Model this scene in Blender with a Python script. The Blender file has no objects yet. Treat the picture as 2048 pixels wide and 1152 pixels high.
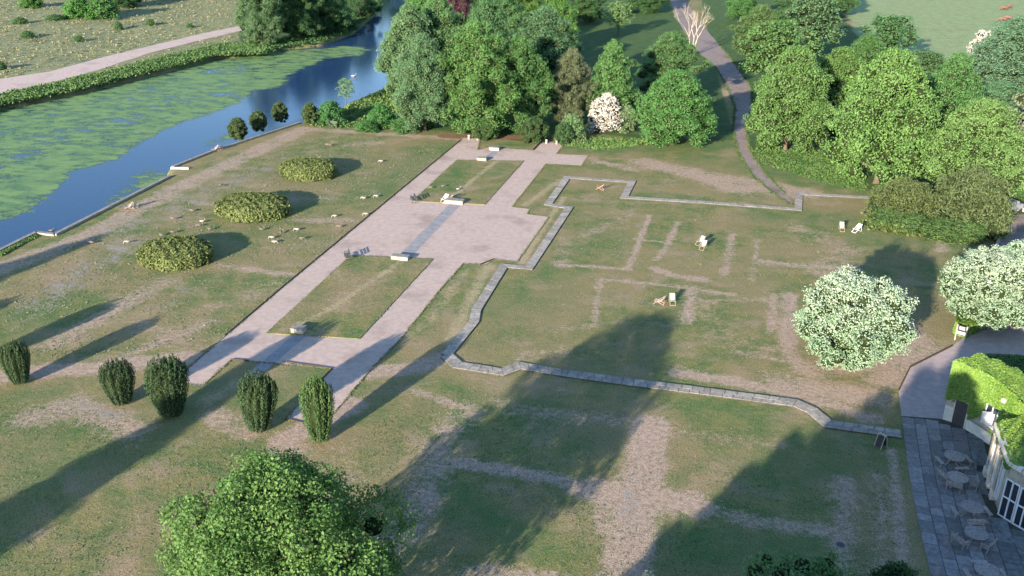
import bpy, bmesh, math, random
import numpy as np
from mathutils import Vector, Matrix

random.seed(7); RNG = np.random.default_rng(7)
SC = bpy.context.scene
COL = SC.collection

# ------------------------------------------------------------------ camera
FPX, CAMH = 1940.0, 40.0
PITCH, ROLL = math.radians(23.7), math.radians(0.8)
cd = bpy.data.cameras.new('camera'); cam = bpy.data.objects.new('camera', cd); COL.objects.link(cam)
right = Vector((math.cos(ROLL), math.sin(ROLL)*math.sin(PITCH), math.sin(ROLL)*math.cos(PITCH)))
fwd = Vector((0, math.cos(PITCH), -math.sin(PITCH)))
up = right.cross(fwd)
M = Matrix((right, up, -fwd)).transposed().to_4x4(); M.translation = (0, 0, CAMH)
cam.matrix_world = M
cd.sensor_width = 36; cd.lens = FPX/2048*36; cd.clip_start = .5; cd.clip_end = 9000
SC.camera = cam

# ------------------------------------------------------------------ world and sun
SUN_EL, SUN_AZ = math.radians(14.5), math.radians(29)      # shadows run 29 degrees right of +Y
W = bpy.data.worlds.new('World'); SC.world = W; W.use_nodes = True
nt = W.node_tree; nt.nodes.clear()
sky = nt.nodes.new('ShaderNodeTexSky'); sky.sky_type = 'NISHITA'; sky.sun_disc = False
sky.sun_elevation = SUN_EL; sky.sun_rotation = SUN_AZ + math.pi
sky.air_density = 1.0; sky.dust_density = .3; sky.ozone_density = 3.0
bg = nt.nodes.new('ShaderNodeBackground'); bg.inputs[1].default_value = .125
out = nt.nodes.new('ShaderNodeOutputWorld')
nt.links.new(sky.outputs[0], bg.inputs[0]); nt.links.new(bg.outputs[0], out.inputs[0])
sd = bpy.data.lights.new('sun', 'SUN'); sun = bpy.data.objects.new('sun', sd); COL.objects.link(sun)
sd.energy = 5.0; sd.angle = math.radians(.55); sd.color = (1, .87, .70)
sdir = Vector((math.sin(SUN_AZ)*math.cos(SUN_EL), math.cos(SUN_AZ)*math.cos(SUN_EL), -math.sin(SUN_EL)))
sun.rotation_euler = sdir.to_track_quat('-Z', 'Y').to_euler()
vs = SC.view_settings
vs.view_transform = 'Standard'; vs.look = 'None'; vs.gamma = 1; vs.exposure = 1.58
SC.render.engine = 'CYCLES'
SC.cycles.max_bounces = 5; SC.cycles.transparent_max_bounces = 6

# ------------------------------------------------------------------ ground survey: picture point -> point of the ground
def G(x, y, z=0.0):
    u, v = x-1024, y-576
    u2 = u*math.cos(ROLL)+v*math.sin(ROLL); v2 = -u*math.sin(ROLL)+v*math.cos(ROLL)
    Y = FPX*math.cos(PITCH)-v2*math.sin(PITCH); Z = v2*math.cos(PITCH)+FPX*math.sin(PITCH)
    t = (CAMH-z)/Z
    return (u2*t, Y*t)
def GP(pts, z=0.0): return [G(x, y, z) for x, y in pts]

# ------------------------------------------------------------------ object helpers
def tag(o, label=None, cat=None, group=None, kind=None):
    if label: o['label'] = label
    if cat: o['category'] = cat
    if group: o['group'] = group
    if kind: o['kind'] = kind
    return o
def empty(name, loc, rz=0):
    o = bpy.data.objects.new(name, None); COL.objects.link(o); o.location = loc; o.rotation_euler = (0, 0, rz)
    o.empty_display_size = .2
    return o
def copy_tree(o, parent=None):
    c = o.copy(); COL.objects.link(c); c.parent = parent
    for ch in list(o.children): copy_tree(ch, c)
    return c
def mesh_np(name, V, F, mats, parent=None, mi=None, smooth=False, attrs=None):
    """V (n,3), F list of arrays (m,k) of same k each; attrs {name: per-vertex float or (n,3)}"""
    me = bpy.data.meshes.new(name)
    V = np.asarray(V, dtype=np.float32)
    if not isinstance(F, list): F = [F]
    loops = np.concatenate([np.asarray(f).ravel() for f in F]).astype(np.int32)
    tot = np.concatenate([np.full(len(f), np.asarray(f).shape[1], dtype=np.int32) for f in F])
    start = np.concatenate([[0], np.cumsum(tot)[:-1]]).astype(np.int32)
    me.vertices.add(len(V)); me.vertices.foreach_set('co', V.ravel())
    me.loops.add(len(loops)); me.loops.foreach_set('vertex_index', loops)
    me.polygons.add(len(tot)); me.polygons.foreach_set('loop_start', start)
    if mi is not None: me.polygons.foreach_set('material_index', np.asarray(mi, dtype=np.int32))
    if smooth: me.polygons.foreach_set('use_smooth', np.ones(len(tot), dtype=bool))
    me.update(calc_edges=True)
    for k, a in (attrs or {}).items():
        a = np.asarray(a, dtype=np.float32)
        if a.ndim == 1:
            at = me.attributes.new(k, 'FLOAT', 'POINT'); at.data.foreach_set('value', a)
        else:
            at = me.attributes.new(k, 'FLOAT_VECTOR', 'POINT'); at.data.foreach_set('vector', a.ravel())
    for m in (mats if isinstance(mats, (list, tuple)) else [mats]): me.materials.append(m)
    o = bpy.data.objects.new(name, me); COL.objects.link(o)
    if parent: o.parent = parent
    return o

class MB:
    def __init__(s): s.v = []; s.f = []
    def add(s, V, F):
        b = len(s.v); s.v += [tuple(v) for v in V]; s.f += [tuple(i+b for i in f) for f in F]
    def box(s, c, d, rz=0, ry=0, rx=0):
        R = Matrix.Rotation(rz, 3, 'Z') @ Matrix.Rotation(ry, 3, 'Y') @ Matrix.Rotation(rx, 3, 'X')
        V = [Vector(c) + R @ Vector((x*d[0]/2, y*d[1]/2, z*d[2]/2)) for x in (-1, 1) for y in (-1, 1) for z in (-1, 1)]
        s.add(V, [(0, 1, 3, 2), (4, 6, 7, 5), (0, 4, 5, 1), (2, 3, 7, 6), (0, 2, 6, 4), (1, 5, 7, 3)])
    def bar(s, a, b, w, h=None, upv=(0, 0, 1)):
        a, b = Vector(a), Vector(b); h = h or w; d = (b-a).normalized()
        u = Vector(upv)
        if abs(d.dot(u)) > .98: u = Vector((1, 0, 0))
        x = d.cross(u).normalized(); y = x.cross(d)
        V = [p + x*(i*w/2) + y*(j*h/2) for p in (a, b) for i, j in ((-1, -1), (1, -1), (1, 1), (-1, 1))]
        s.add(V, [(3, 2, 1, 0), (4, 5, 6, 7), (0, 1, 5, 4), (1, 2, 6, 5), (2, 3, 7, 6), (3, 0, 4, 7)])
    def tube(s, pts, rad, n=6, squash=1.0):
        pts = [Vector(p) for p in pts]; rings = []
        for i, p in enumerate(pts):
            d = (pts[min(i+1, len(pts)-1)]-pts[max(i-1, 0)]).normalized()
            u = Vector((0, 0, 1)) if abs(d.z) < .9 else Vector((1, 0, 0))
            x = d.cross(u).normalized(); y = x.cross(d)
            r = rad[i] if isinstance(rad, (list, tuple)) else rad
            rings.append([p + x*math.cos(t)*r*squash + y*math.sin(t)*r for t in [k*2*math.pi/n for k in range(n)]])
        V = [v for rr in rings for v in rr]; F = []
        for i in range(len(rings)-1):
            for k in range(n): F.append((i*n+k, i*n+(k+1) % n, (i+1)*n+(k+1) % n, (i+1)*n+k))
        F.append(tuple(range(n))[::-1]); F.append(tuple((len(rings)-1)*n+k for k in range(n)))
        s.add(V, F)
    def prism(s, poly, z0, z1):
        n = len(poly)
        A = sum(poly[i][0]*poly[(i+1) % n][1]-poly[(i+1) % n][0]*poly[i][1] for i in range(n))
        if A < 0: poly = poly[::-1]
        V = [(x, y, z0) for x, y in poly]+[(x, y, z1) for x, y in poly]
        s.add(V, [tuple(range(n))[::-1], tuple(range(n, 2*n))]+[(i, (i+1) % n, n+(i+1) % n, n+i) for i in range(n)])
    def disc(s, c, r, h, n=20, sy=1.0):
        s.prism([(c[0]+r*math.cos(k*2*math.pi/n), c[1]+r*sy*math.sin(k*2*math.pi/n)) for k in range(n)], c[2], c[2]+h)
    def build(s, name, mat, parent=None, smooth=False, bevel=0):
        me = bpy.data.meshes.new(name); me.from_pydata(s.v, [], s.f); me.materials.append(mat)
        if smooth: me.polygons.foreach_set('use_smooth', [True]*len(me.polygons))
        me.update()
        o = bpy.data.objects.new(name, me); COL.objects.link(o)
        if parent: o.parent = parent
        if bevel:
            b = o.modifiers.new('bevel', 'BEVEL'); b.width = bevel; b.segments = 1
        return o

# ------------------------------------------------------------------ materials
class NT:
    def __init__(s, name):
        s.m = bpy.data.materials.new(name); s.m.use_nodes = True; s.t = s.m.node_tree; s.t.nodes.clear()
        s.out = s.n('ShaderNodeOutputMaterial')
    def n(s, t, **k):
        x = s.t.nodes.new(t)
        for a, b in k.items(): setattr(x, a, b)
        return x
    def l(s, a, b): s.t.links.new(a, b)
    def co(s, which='Object'):
        return s.n('ShaderNodeTexCoord').outputs[which]
    def pos(s): return s.n('ShaderNodeNewGeometry').outputs['Position']
    def noise(s, scale, detail=4, rough=.55, co=None, dist=0, st=None):
        x = s.n('ShaderNodeTexNoise'); x.inputs['Scale'].default_value = scale; x.inputs['Detail'].default_value = detail
        x.inputs['Roughness'].default_value = rough; x.inputs['Distortion'].default_value = dist
        c = co if co is not None else s.pos()
        if st:
            mp = s.n('ShaderNodeMapping'); mp.inputs['Scale'].default_value = st[0]; mp.inputs['Rotation'].default_value = (0, 0, st[1])
            s.l(c, mp.inputs['Vector']); c = mp.outputs[0]
        s.l(c, x.inputs['Vector']); return x.outputs['Fac']
    def ramp(s, f, a, b, lo=0, hi=1, smooth=True):
        x = s.n('ShaderNodeMapRange'); x.interpolation_type = 'SMOOTHSTEP' if smooth else 'LINEAR'
        s.l(f, x.inputs['Value']); x.inputs['From Min'].default_value = a; x.inputs['From Max'].default_value = b
        x.inputs['To Min'].default_value = lo; x.inputs['To Max'].default_value = hi
        return x.outputs[0]
    def mix(s, f, a, b, mode='MIX'):
        x = s.n('ShaderNodeMix'); x.data_type = 'RGBA'; x.blend_type = mode
        if isinstance(f, (int, float)): x.inputs[0].default_value = f
        else: s.l(f, x.inputs[0])
        for i, c in ((6, a), (7, b)):
            if isinstance(c, tuple): x.inputs[i].default_value = (*c, 1)
            else: s.l(c, x.inputs[i])
        return x.outputs[2]
    def math(s, op, a, b=None, c=None):
        x = s.n('ShaderNodeMath'); x.operation = op
        for i, v in enumerate((a, b, c)):
            if v is None: continue
            if isinstance(v, (int, float)): x.inputs[i].default_value = v
            else: s.l(v, x.inputs[i])
        return x.outputs[0]
    def attr(s, name, out='Fac'):
        x = s.n('ShaderNodeAttribute'); x.attribute_name = name; return x.outputs[out]
    def bump(s, f, strength, dist=.05):
        x = s.n('ShaderNodeBump'); x.inputs['Strength'].default_value = strength; x.inputs['Distance'].default_value = dist
        s.l(f, x.inputs['Height']); return x.outputs[0]
    def pbr(s, col, rough=.9, spec=.2, nrm=None, metal=0):
        x = s.n('ShaderNodeBsdfPrincipled')
        if isinstance(col, tuple): x.inputs['Base Color'].default_value = (*col, 1)
        else: s.l(col, x.inputs['Base Color'])
        if isinstance(rough, (int, float)): x.inputs['Roughness'].default_value = rough
        else: s.l(rough, x.inputs['Roughness'])
        x.inputs['Specular IOR Level'].default_value = spec; x.inputs['Metallic'].default_value = metal
        if nrm is not None: s.l(nrm, x.inputs['Normal'])
        s.l(x.outputs[0], s.out.inputs[0]); return x
def plain(name, c, var=.25, scale=6, rough=.85, spec=.25, bump=.15, obj_var=0):
    t = NT(name); co = t.co()
    n1 = t.noise(scale, 5, .6, co); n2 = t.noise(scale*7, 3, .6, co)
    k = t.math('ADD', t.ramp(n1, .25, .75, 1-var, 1+var), t.ramp(n2, .2, .8, -var*.5, var*.5))
    if obj_var:
        r = t.n('ShaderNodeObjectInfo').outputs['Random']; k = t.math('MULTIPLY', k, t.ramp(r, 0, 1, 1-obj_var, 1+obj_var, False))
    cc = t.n('ShaderNodeCombineColor')
    for i in range(3): t.l(t.math('MULTIPLY', k, c[i]), cc.inputs[i])
    t.pbr(cc.outputs[0], rough, spec, t.bump(n2, bump, .02) if bump else None)
    return t.m

def foliage(name, a, b, transl=.3, scale=.5, rough=.6, tip=None):
    """a/b: leaf colours mixed by per-leaf tint and clump noise; multiplied by the object's own colour"""
    t = NT(name); tint = t.attr('tint'); co = t.co()
    n = t.noise(scale, 3, .5, co)
    f = t.math('ADD', t.math('MULTIPLY', tint, .65), t.ramp(n, .3, .7, 0, .35))
    c = t.mix(f, a, b)
    if tip: c = t.mix(t.ramp(t.attr('tipw'), .45, .75), c, tip)
    c = t.mix(1.0, c, t.n('ShaderNodeObjectInfo').outputs['Color'], 'MULTIPLY')
    p = t.n('ShaderNodeBsdfPrincipled'); t.l(c, p.inputs['Base Color']); p.inputs['Roughness'].default_value = rough
    p.inputs['Specular IOR Level'].default_value = .25
    tr = t.n('ShaderNodeBsdfTranslucent'); t.l(t.mix(1.0, c, (1.0, 1.0, .55), 'MULTIPLY'), tr.inputs[0])
    mx = t.n('ShaderNodeMixShader'); mx.inputs[0].default_value = transl
    t.l(p.outputs[0], mx.inputs[1]); t.l(tr.outputs[0], mx.inputs[2]); t.l(mx.outputs[0], t.out.inputs[0])
    return t.m

def ground_mat():
    t = NT('lawn_and_land')
    sa = t.n('ShaderNodeSeparateXYZ'); t.l(t.attr('maskA', 'Vector'), sa.inputs[0]); dry, lush, straw = sa.outputs
    sb = t.n('ShaderNodeSeparateXYZ'); t.l(t.attr('maskB', 'Vector'), sb.inputs[0]); heath, field, wood = sb.outputs
    sc = t.n('ShaderNodeSeparateXYZ'); t.l(t.attr('maskC', 'Vector'), sc.inputs[0]); grey, soil, _ = sc.outputs
    n0 = t.noise(.09, 4, .6); n1 = t.noise(.45, 5, .62); n2 = t.noise(2.3, 5, .7); n3 = t.noise(9, 4, .75)
    n4 = t.noise(26, 2, .8)
    # sward
    c = t.mix(t.ramp(n1, .35, .68), (.085, .142, .045), (.205, .19, .072))
    c = t.mix(t.ramp(n0, .40, .62, 0, .7), c, (.26, .20, .11))
    n5 = t.noise(.22, 5, .68); c = t.mix(t.ramp(n5, .50, .68, 0, .65), c, (.34, .245, .175))
    c = t.mix(t.math('MULTIPLY', t.ramp(t.math('ADD', t.math('MULTIPLY', n2, .6), t.math('MULTIPLY', n3, .4)), .46, .62), .6), c, (.26, .21, .13))
    c = t.mix(t.math('MULTIPLY', lush, t.ramp(n1, .2, .7, 1, .5)), c, (.07, .145, .048))
    def m(mask, w=.9, lo=.35, hi=.75):
        s = t.math('ADD', mask, t.math('MULTIPLY', t.math('ADD', t.math('MULTIPLY', t.math('SUBTRACT', t.math('ADD', t.math('MULTIPLY', n2, .6), t.math('MULTIPLY', n3, .55)), .57), 1.5), t.math('SUBTRACT', n1, .5)), w))
        return t.ramp(s, lo, hi)
    tan = t.mix(t.ramp(n2, .3, .7), (.30, .215, .165), (.44, .34, .275))
    c = t.mix(t.math('MULTIPLY', m(dry, 1.3, .25, .95), .9), c, tan)
    c = t.mix(t.math('MULTIPLY', m(straw, 1.0, .3, 1.0), .8), c, t.mix(n2, (.29, .235, .14), (.46, .38, .25)))
    c = t.mix(m(grey, 1.2), c, t.mix(n3, (.17, .18, .17), (.33, .31, .29)))
    # far ground
    ns = t.noise(.5, 6, .7, None, .3, ((1, 2.2, 1), .35))
    hc = t.mix(t.ramp(ns, .36, .62), (.125, .165, .075), (.275, .27, .15))
    hc = t.mix(t.ramp(n2, .5, .75, 0, .6), hc, (.42, .34, .22))
    c = t.mix(m(heath, .25, .3, .7), c, hc)
    fc = t.mix(t.ramp(n1, .3, .7), (.19, .27, .12), (.29, .33, .17))
    c = t.mix(m(field, .25, .3, .7), c, fc)
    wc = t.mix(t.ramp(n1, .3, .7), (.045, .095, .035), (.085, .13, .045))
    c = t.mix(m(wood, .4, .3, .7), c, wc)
    c = t.mix(m(soil, .5, .35, .65), c, t.mix(n2, (.16, .085, .055), (.25, .15, .10)))
    k = t.math('ADD', t.ramp(n3, .30, .70, .60, 1.38), t.ramp(n4, .3, .7, -.28, .28))
    kk = t.n('ShaderNodeCombineColor'); [t.l(k, kk.inputs[i]) for i in range(3)]
    c = t.mix(1.0, c, kk.outputs[0], 'MULTIPLY')
    h = t.math('ADD', t.math('MULTIPLY', n3, .6), t.math('ADD', t.math('MULTIPLY', n2, 1.0), t.math('MULTIPLY', n4, .3)))
    t.pbr(c, .95, .1, t.bump(h, .8, .10))
    return t.m

def gravel_mat(name, a, b, fine=14, wear=.5):
    t = NT(name); n0 = t.noise(.22, 5, .6); n1 = t.noise(1.6, 5, .65); n2 = t.noise(fine, 3, .8)
    v = t.n('ShaderNodeTexVoronoi'); v.inputs['Scale'].default_value = fine; t.l(t.pos(), v.inputs['Vector'])
    c = t.mix(t.ramp(n1, .3, .7), a, b)
    c = t.mix(t.math('MULTIPLY', t.ramp(n0, .5, .72), wear), c, tuple(x*.72 for x in a))
    k = t.ramp(n2, .2, .8, .8, 1.18); kk = t.n('ShaderNodeCombineColor'); [t.l(k, kk.inputs[i]) for i in range(3)]
    c = t.mix(1.0, c, kk.outputs[0], 'MULTIPLY')
    t.pbr(c, .95, .15, t.bump(t.math('ADD', n2, v.outputs['Distance']), .35, .02))
    return t.m

M_ = {}
M_['ground'] = ground_mat()
M_['gravel'] = gravel_mat('pink_gravel', (.385, .30, .262), (.465, .368, .325), 14, .8)
M_['track'] = gravel_mat('dirt_track', (.40, .31, .28), (.52, .42, .38), 6)
M_['tarmac'] = gravel_mat('worn_drive', (.205, .165, .15), (.28, .225, .205), 12, .8)
M_['forecourt'] = gravel_mat('forecourt_gravel', (.33, .27, .265), (.42, .35, .345), 12)
M_['slab'] = plain('york_stone', (.27, .25, .225), .28, 3, .95, .1, .3, .16)
M_['slab_dark'] = plain('mossy_stone', (.145, .155, .155), .3, 3, .85, .3, .4, .22)
M_['terrace_slab'] = plain('terrace_stone', (.19, .185, .185), .25, 3, .85, .3, .3, .26)
M_['joint'] = plain('dark_joint', (.07, .07, .055), .3, 4, .95, .1, .3)
M_['gutter'] = plain('grey_ramp_stone', (.25, .245, .255), .2, 1.2, .9, .2, .3)
M_['white_wall'] = plain('limewashed_stone', (.62, .58, .50), .15, 1.5, .9, .2, .2)
M_['stone'] = plain('pale_sandstone', (.38, .335, .27), .22, 2, .9, .2, .3)
M_['coping'] = plain('weathered_coping', (.22, .21, .195), .25, 2, .9, .2, .3)
M_['edging'] = plain('dark_edge_strip', (.07, .055, .04), .3, 5, .95, .1, .3)
M_['bark'] = plain('bark', (.12, .095, .07), .35, 2, .95, .1, .6)
M_['pale_bark'] = plain('pale_dead_wood', (.40, .34, .27), .25, 2, .9, .1, .4)
M_['inner_shade'] = plain('inner_twigs', (.022, .032, .012), .3, 1, .95, .05, .3)  # near-black solid cores; the shade inside foliage is put into this colour
M_['wood'] = plain('weathered_teak', (.30, .27, .255), .25, 6, .8, .2, .3, .1)
M_['chair_wood'] = plain('beech_frame', (.34, .28, .21), .12, 5, .6, .3, .1)
M_['pink_wood'] = plain('red_stained_frame', (.34, .23, .18), .12, 5, .6, .3, .1)
M_['canvas'] = plain('white_canvas', (.5, .5, .48), .08, 5, .9, .1, .05)
M_['canvas_red'] = plain('red_canvas', (.42, .14, .10), .1, 5, .9, .1, .05)
M_['iron'] = plain('dark_bench_paint', (.05, .055, .06), .2, 6, .5, .4, .1)
M_['white_paint'] = plain('white_paint', (.74, .75, .76), .06, 3, .5, .4, .05)
M_['black_board'] = plain('black_board', (.03, .03, .035), .2, 5, .5, .4, .05)
M_['dark_glass'] = plain('dark_pane', (.03, .035, .05), .1, 2, .08, .6, 0)
M_['door'] = plain('dark_timber_door', (.06, .05, .05), .2, 4, .5, .4, .1)
M_['roof'] = plain('lead_roof', (.12, .09, .08), .25, 2, .6, .4, .2)
M_['goose_grey'] = plain('goose_brown_grey', (.16, .135, .115), .3, 9, .8, .2, .1)
M_['goose_white'] = plain('goose_white', (.34, .32, .29), .1, 9, .8, .2, .1)
M_['cow'] = plain('red_cow_hide', (.17, .095, .07), .2, 2, .8, .2, .1)
M_['van'] = plain('grey_van_paint', (.20, .21, .23), .05, 2, .3, .5, 0)
M_['f_lime'] = foliage('lime_leaves', (.080, .175, .055), (.160, .295, .105), .38)
M_['f_fg'] = foliage('maple_leaves', (.045, .125, .03), (.15, .26, .075), .35, .4)
M_['f_yew'] = foliage('yew_needles', (.03, .062, .026), (.105, .155, .058), .15, 1.2, .7)
M_['f_shrub'] = foliage('olive_shrub_leaves', (.065, .105, .03), (.20, .225, .08), .2, 1.0, .65)
M_['f_beam'] = foliage('whitebeam_leaves', (.20, .34, .19), (.35, .48, .33), .3, .5, .7, (.46, .56, .42))
M_['f_blossom'] = foliage('white_blossom', (.50, .46, .42), (.82, .76, .74), .25, .8, .8)
M_['f_ivy'] = foliage('ivy_leaves', (.085, .19, .03), (.235, .345, .065), .2, .6, .5)
M_['f_reed'] = foliage('bank_plants', (.05, .13, .035), (.17, .25, .07), .25, .3)
M_['f_dry'] = foliage('tussock_grass', (.13, .15, .07), (.32, .28, .16), .2, .3)
M_['f_weed'] = foliage('lawn_weeds', (.07, .11, .045), (.30, .31, .24), .2, .3)

# ------------------------------------------------------------------ masks
def seg_dist(P, a, b):
    a = np.array(a); b = np.array(b); d = b-a; L = (d*d).sum() or 1e-9
    t = np.clip(((P-a)@d)/L, 0, 1); return np.hypot(*(P-(a+t[:, None]*d)).T)
def poly_sd(P, poly):
    poly = np.array(poly); n = len(poly); D = np.full(len(P), 1e9); ins = np.zeros(len(P), bool)
    x, y = P[:, 0], P[:, 1]
    for i in range(n):
        a, b = poly[i], poly[(i+1) % n]; D = np.minimum(D, seg_dist(P, a, b))
        if a[1] != b[1]:
            c = ((a[1] > y) != (b[1] > y)) & (x < (b[0]-a[0])*(y-a[1])/(b[1]-a[1])+a[0]); ins ^= c
    return np.where(ins, -D, D)
def smooth(d, w, soft):                       # 1 inside w, 0 beyond w+soft
    t = np.clip((w+soft-d)/(2*soft), 0, 1); return t*t*(3-2*t)
DRY = [  # picture polyline, half width m, softness m, strength : parched turf
 ([(1300, 850), (1290, 940), (1270, 1030), (1245, 1160)], 1.6, .9, 1), ([(1180, 980), (1270, 990), (1390, 1010)], 1.5, 1, 1),
 ([(1200, 985), (1100, 955), (920, 925)], .75, .6, .95), ([(1380, 1005), (1500, 1040), (1670, 1065)], .8, .7, .75),
 ([(1200, 1000), (1215, 1060)], .8, .6, .8),
 ([(940, 815), (880, 800), (830, 782)], .5, .5, .8), ([(940, 820), (880, 880), (860, 960), (800, 1080)], 1.5, 1.4, .7),
 ([(1000, 810), (1100, 830), (1230, 840)], 1.2, 1.4, .6), ([(1782, 900), (1795, 1000), (1805, 1120)], .45, .4, .85),
 ([(1690, 960), (1680, 1150)], .9, .9, .7), ([(1760, 960), (1760, 1150)], .9, 1.1, .55), ([(930, 1140), (1130, 1160)], .8, .7, .7),
 ([(690, 960), (640, 1000)], 1.4, 1.5, .6), ([(1060, 860), (1180, 700)], .5, .7, .35),
 ([(570, 880), (620, 850), (700, 810)], 1.3, .8, 1), ([(540, 905), (600, 900)], 1, .8, .8), ([(745, 745), (850, 730), (890, 715)], 1.2, .8, .9),
 ([(-60, 770), (40, 745), (190, 735), (380, 715)], 1.3, .8, 1), ([(190, 735), (430, 640)], .8, .9, .7),
 ([(50, 840), (150, 810), (260, 860)], 1.8, 1.6, .75), ([(430, 830), (500, 870)], 1.4, 1.2, .7), ([(250, 640), (400, 690)], 2.0, 2, .45),
 ([(1300, 430), (1280, 480), (1255, 540)], .35, .35, .95), ([(1110, 530), (1190, 533), (1262, 540)], .4, .35, .95),
 ([(1270, 478), (1335, 485)], .35, .3, .9), ([(1355, 445), (1335, 490), (1312, 520)], .5, .5, .8), ([(1200, 560), (1188, 650)], .4, .45, .75),
 ([(1200, 558), (1330, 570), (1470, 590)], .45, .45, .8), ([(1308, 537), (1350, 552), (1410, 560)], .7, .5, .9),
 ([(1465, 470), (1448, 552)], .6, .6, .7), ([(1515, 480), (1505, 560)], .4, .5, .7), ([(1520, 522), (1600, 532), (1710, 535)], .8, .7, .8),
 ([(1385, 575), (1372, 645)], .8, .6, .8), ([(1550, 590), (1540, 665)], .5, .5, .8), ([(1580, 590), (1575, 700), (1600, 735)], .9, .8, .85),
 ([(1400, 600), (1540, 600)], .7, .9, .6), ([(1400, 590), (1440, 680), (1560, 700)], 1.8, 2.2, .42), ([(1480, 705), (1600, 725)], .7, .6, .7),
 ([(1355, 745), (1480, 765), (1600, 790), (1740, 835)], .9, .9, 1), ([(1560, 770), (1740, 790)], 2.0, 1.6, .9), ([(1620, 740), (1780, 730)], 1.6, 1, .8),
 ([(1790, 640), (1850, 690), (1760, 760)], 1.6, 1.2, .85), ([(1600, 460), (1700, 500), (1640, 540)], 2.2, 2, .5), ([(1880, 500), (1900, 470)], .8, .8, .8),
 ([(1405, 190), (1460, 185)], 3.5, 2, .9), ([(1290, 325), (1400, 350), (1480, 380)], 2.4, 1.6, .85), ([(1180, 318), (1270, 340)], 1.2, 1.2, .75), ([(1420, 355), (1600, 385)], 3.0, 1.5, .8),
 ([(1180, 470), (1250, 425)], 1.4, 1.6, .5), ([(1130, 480), (1120, 530)], 1.0, 1, .5),
 ([(-60, 560), (180, 470), (330, 388), (600, 262)], 1.9, 1.0, .75), ([(600, 256), (830, 272), (930, 278)], 1.1, .8, .8),
 ([(600, 440), (705, 442)], 1.0, .8, .7), ([(440, 530), (600, 553)], .8, .8, .7), ([(330, 560), (230, 620), (100, 690)], 1.4, 1.2, .7),
 ([(700, 290), (760, 285)], 1.2, 1, .7), ([(320, 400), (460, 410)], 1.0, .9, .6), ([(200, 490), (290, 510)], 1.0, 1, .6), ([(420, 620), (560, 570)], 1.6, 1.8, .45),
 ([(1100, 660), (1180, 650)], .8, .9, .5), ([(1040, 715), (1130, 700)], .9, .9, .5), ([(1320, 860), (1560, 890)], .8, 1, .5), ([(700, 890), (620, 960)], 1, 1.2, .4),
]
STRAW = [
 ([(590, 655), (650, 625), (720, 580), (805, 522)], .4, .8, 1), ([(905, 395), (945, 362), (990, 325)], .45, .4, .9),
 ([(1128, 395), (1090, 450), (1040, 530)], .5, .4, .9), ([(980, 530), (945, 590), (900, 690)], .8, .7, .8), ([(930, 540), (860, 640), (800, 680)], .9, 1, .6),
 ([(1120, 360), (1050, 410)], .6, .6, .8), ([(0, 585), (180, 495), (330, 405), (520, 315)], .2, .8, .75), ([(640, 520), (700, 570)], .9, 1, .4),
 ([(410, 800), (470, 770)], 1.2, 1, .6), ([(1700, 700), (1850, 700)], .8, .8, .4), ([(620, 910), (760, 950)], 1.5, 1.5, .4),
]
LUSH = [
 ([(1120, 292), (1300, 296), (1450, 290)], 2.5, 2, .95), ([(1500, 330), (1720, 370)], 4, 3, .8), ([(1420, 320), (1400, 300)], 2.5, 2, .7),
 ([(880, 290), (820, 330), (760, 380)], 3, 3, .7), ([(930, 330), (870, 385)], 1.4, 1.0, .7), ([(1010, 330), (980, 350)], 1, .8, .6), ([(1010, 288), (1050, 290)], 1.2, .8, .9),
 ([(560, 350), (700, 360)], 3, 2.5, .5), ([(300, 540), (560, 440)], 1.4, 1.5, .5), ([(980, 620), (1080, 600)], 3, 3, .55), ([(1150, 500), (1100, 560)], 2, 2, .5),
 ([(1180, 450), (1220, 500)], 2, 2, .4), ([(1540, 430), (1700, 440)], 3, 2, .6), ([(1750, 480), (1900, 490)], 2.5, 2, .7), ([(1290, 390), (1400, 400)], 1.5, 1, .7),
 ([(1400, 800), (1560, 850), (1700, 900)], 2, 2, .5), ([(1560, 940), (1720, 900)], 3, 2.5, .75), ([(1350, 1100), (1620, 1110)], 2.5, 1.5, .9), ([(900, 1000), (1050, 1080)], 2, 1.5, .9),
 ([(1000, 800), (1150, 880)], 2.5, 2.5, .5), ([(-20, 1000), (330, 830), (440, 780)], 2.5, 3, .7), ([(150, 850), (60, 900)], 2.5, 2.5, .6), ([(620, 740), (540, 770)], 1.5, 1.5, .5),
 ([(100, 620), (0, 660)], 3, 3, .5), ([(40, 790), (110, 780)], 1.2, 1, .7), ([(880, 780), (950, 850)], 2, 2, .4), ([(680, 230), (880, 250)], 6, 3, 1), ([(690, 640), (660, 650)], .8, .8, .6),
]
GREY = [([(230, 460), (330, 430), (420, 380), (520, 340)], 3.0, 2, .42), ([(60, 620), (260, 480)], 3.0, 2, .42), ([(330, 610), (420, 560)], 2.5, 2, .35), ([(600, 400), (760, 390)], 3, 2, .32),
        ([(130, 800), (230, 830)], 1.5, 1.5, .45), ([(1270, 960), (1260, 1050)], .9, 1.2, .5), ([(560, 350), (560, 290), (700, 310)], 3, 2, .3), ([(1160, 400), (1220, 410)], 2, 2, .3)]
POND_PX = [(-260, 640), (0, 504), (73, 466), (110, 471), (338, 354), (341, 336), (420, 305), (600, 246), (650, 237), (700, 205), (767, 176), (820, 130), (860, 60), (885, 0), (900, -60),
           (800, -60), (775, -10), (745, 25), (700, 62), (640, 84), (560, 93), (510, 104), (430, 109), (345, 132), (250, 155), (150, 180), (0, 209), (-260, 262)]
POND = GP(POND_PX)
HEATH = GP([(-400, 230), (0, 195), (250, 145), (430, 100), (500, 92), (480, 40), (470, -10), (420, -100), (-600, -100)])
FIELD = GP([(1640, -60), (1690, 20), (1720, 120), (1800, 140), (1940, 170), (2300, 180), (2700, -60)])
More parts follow.
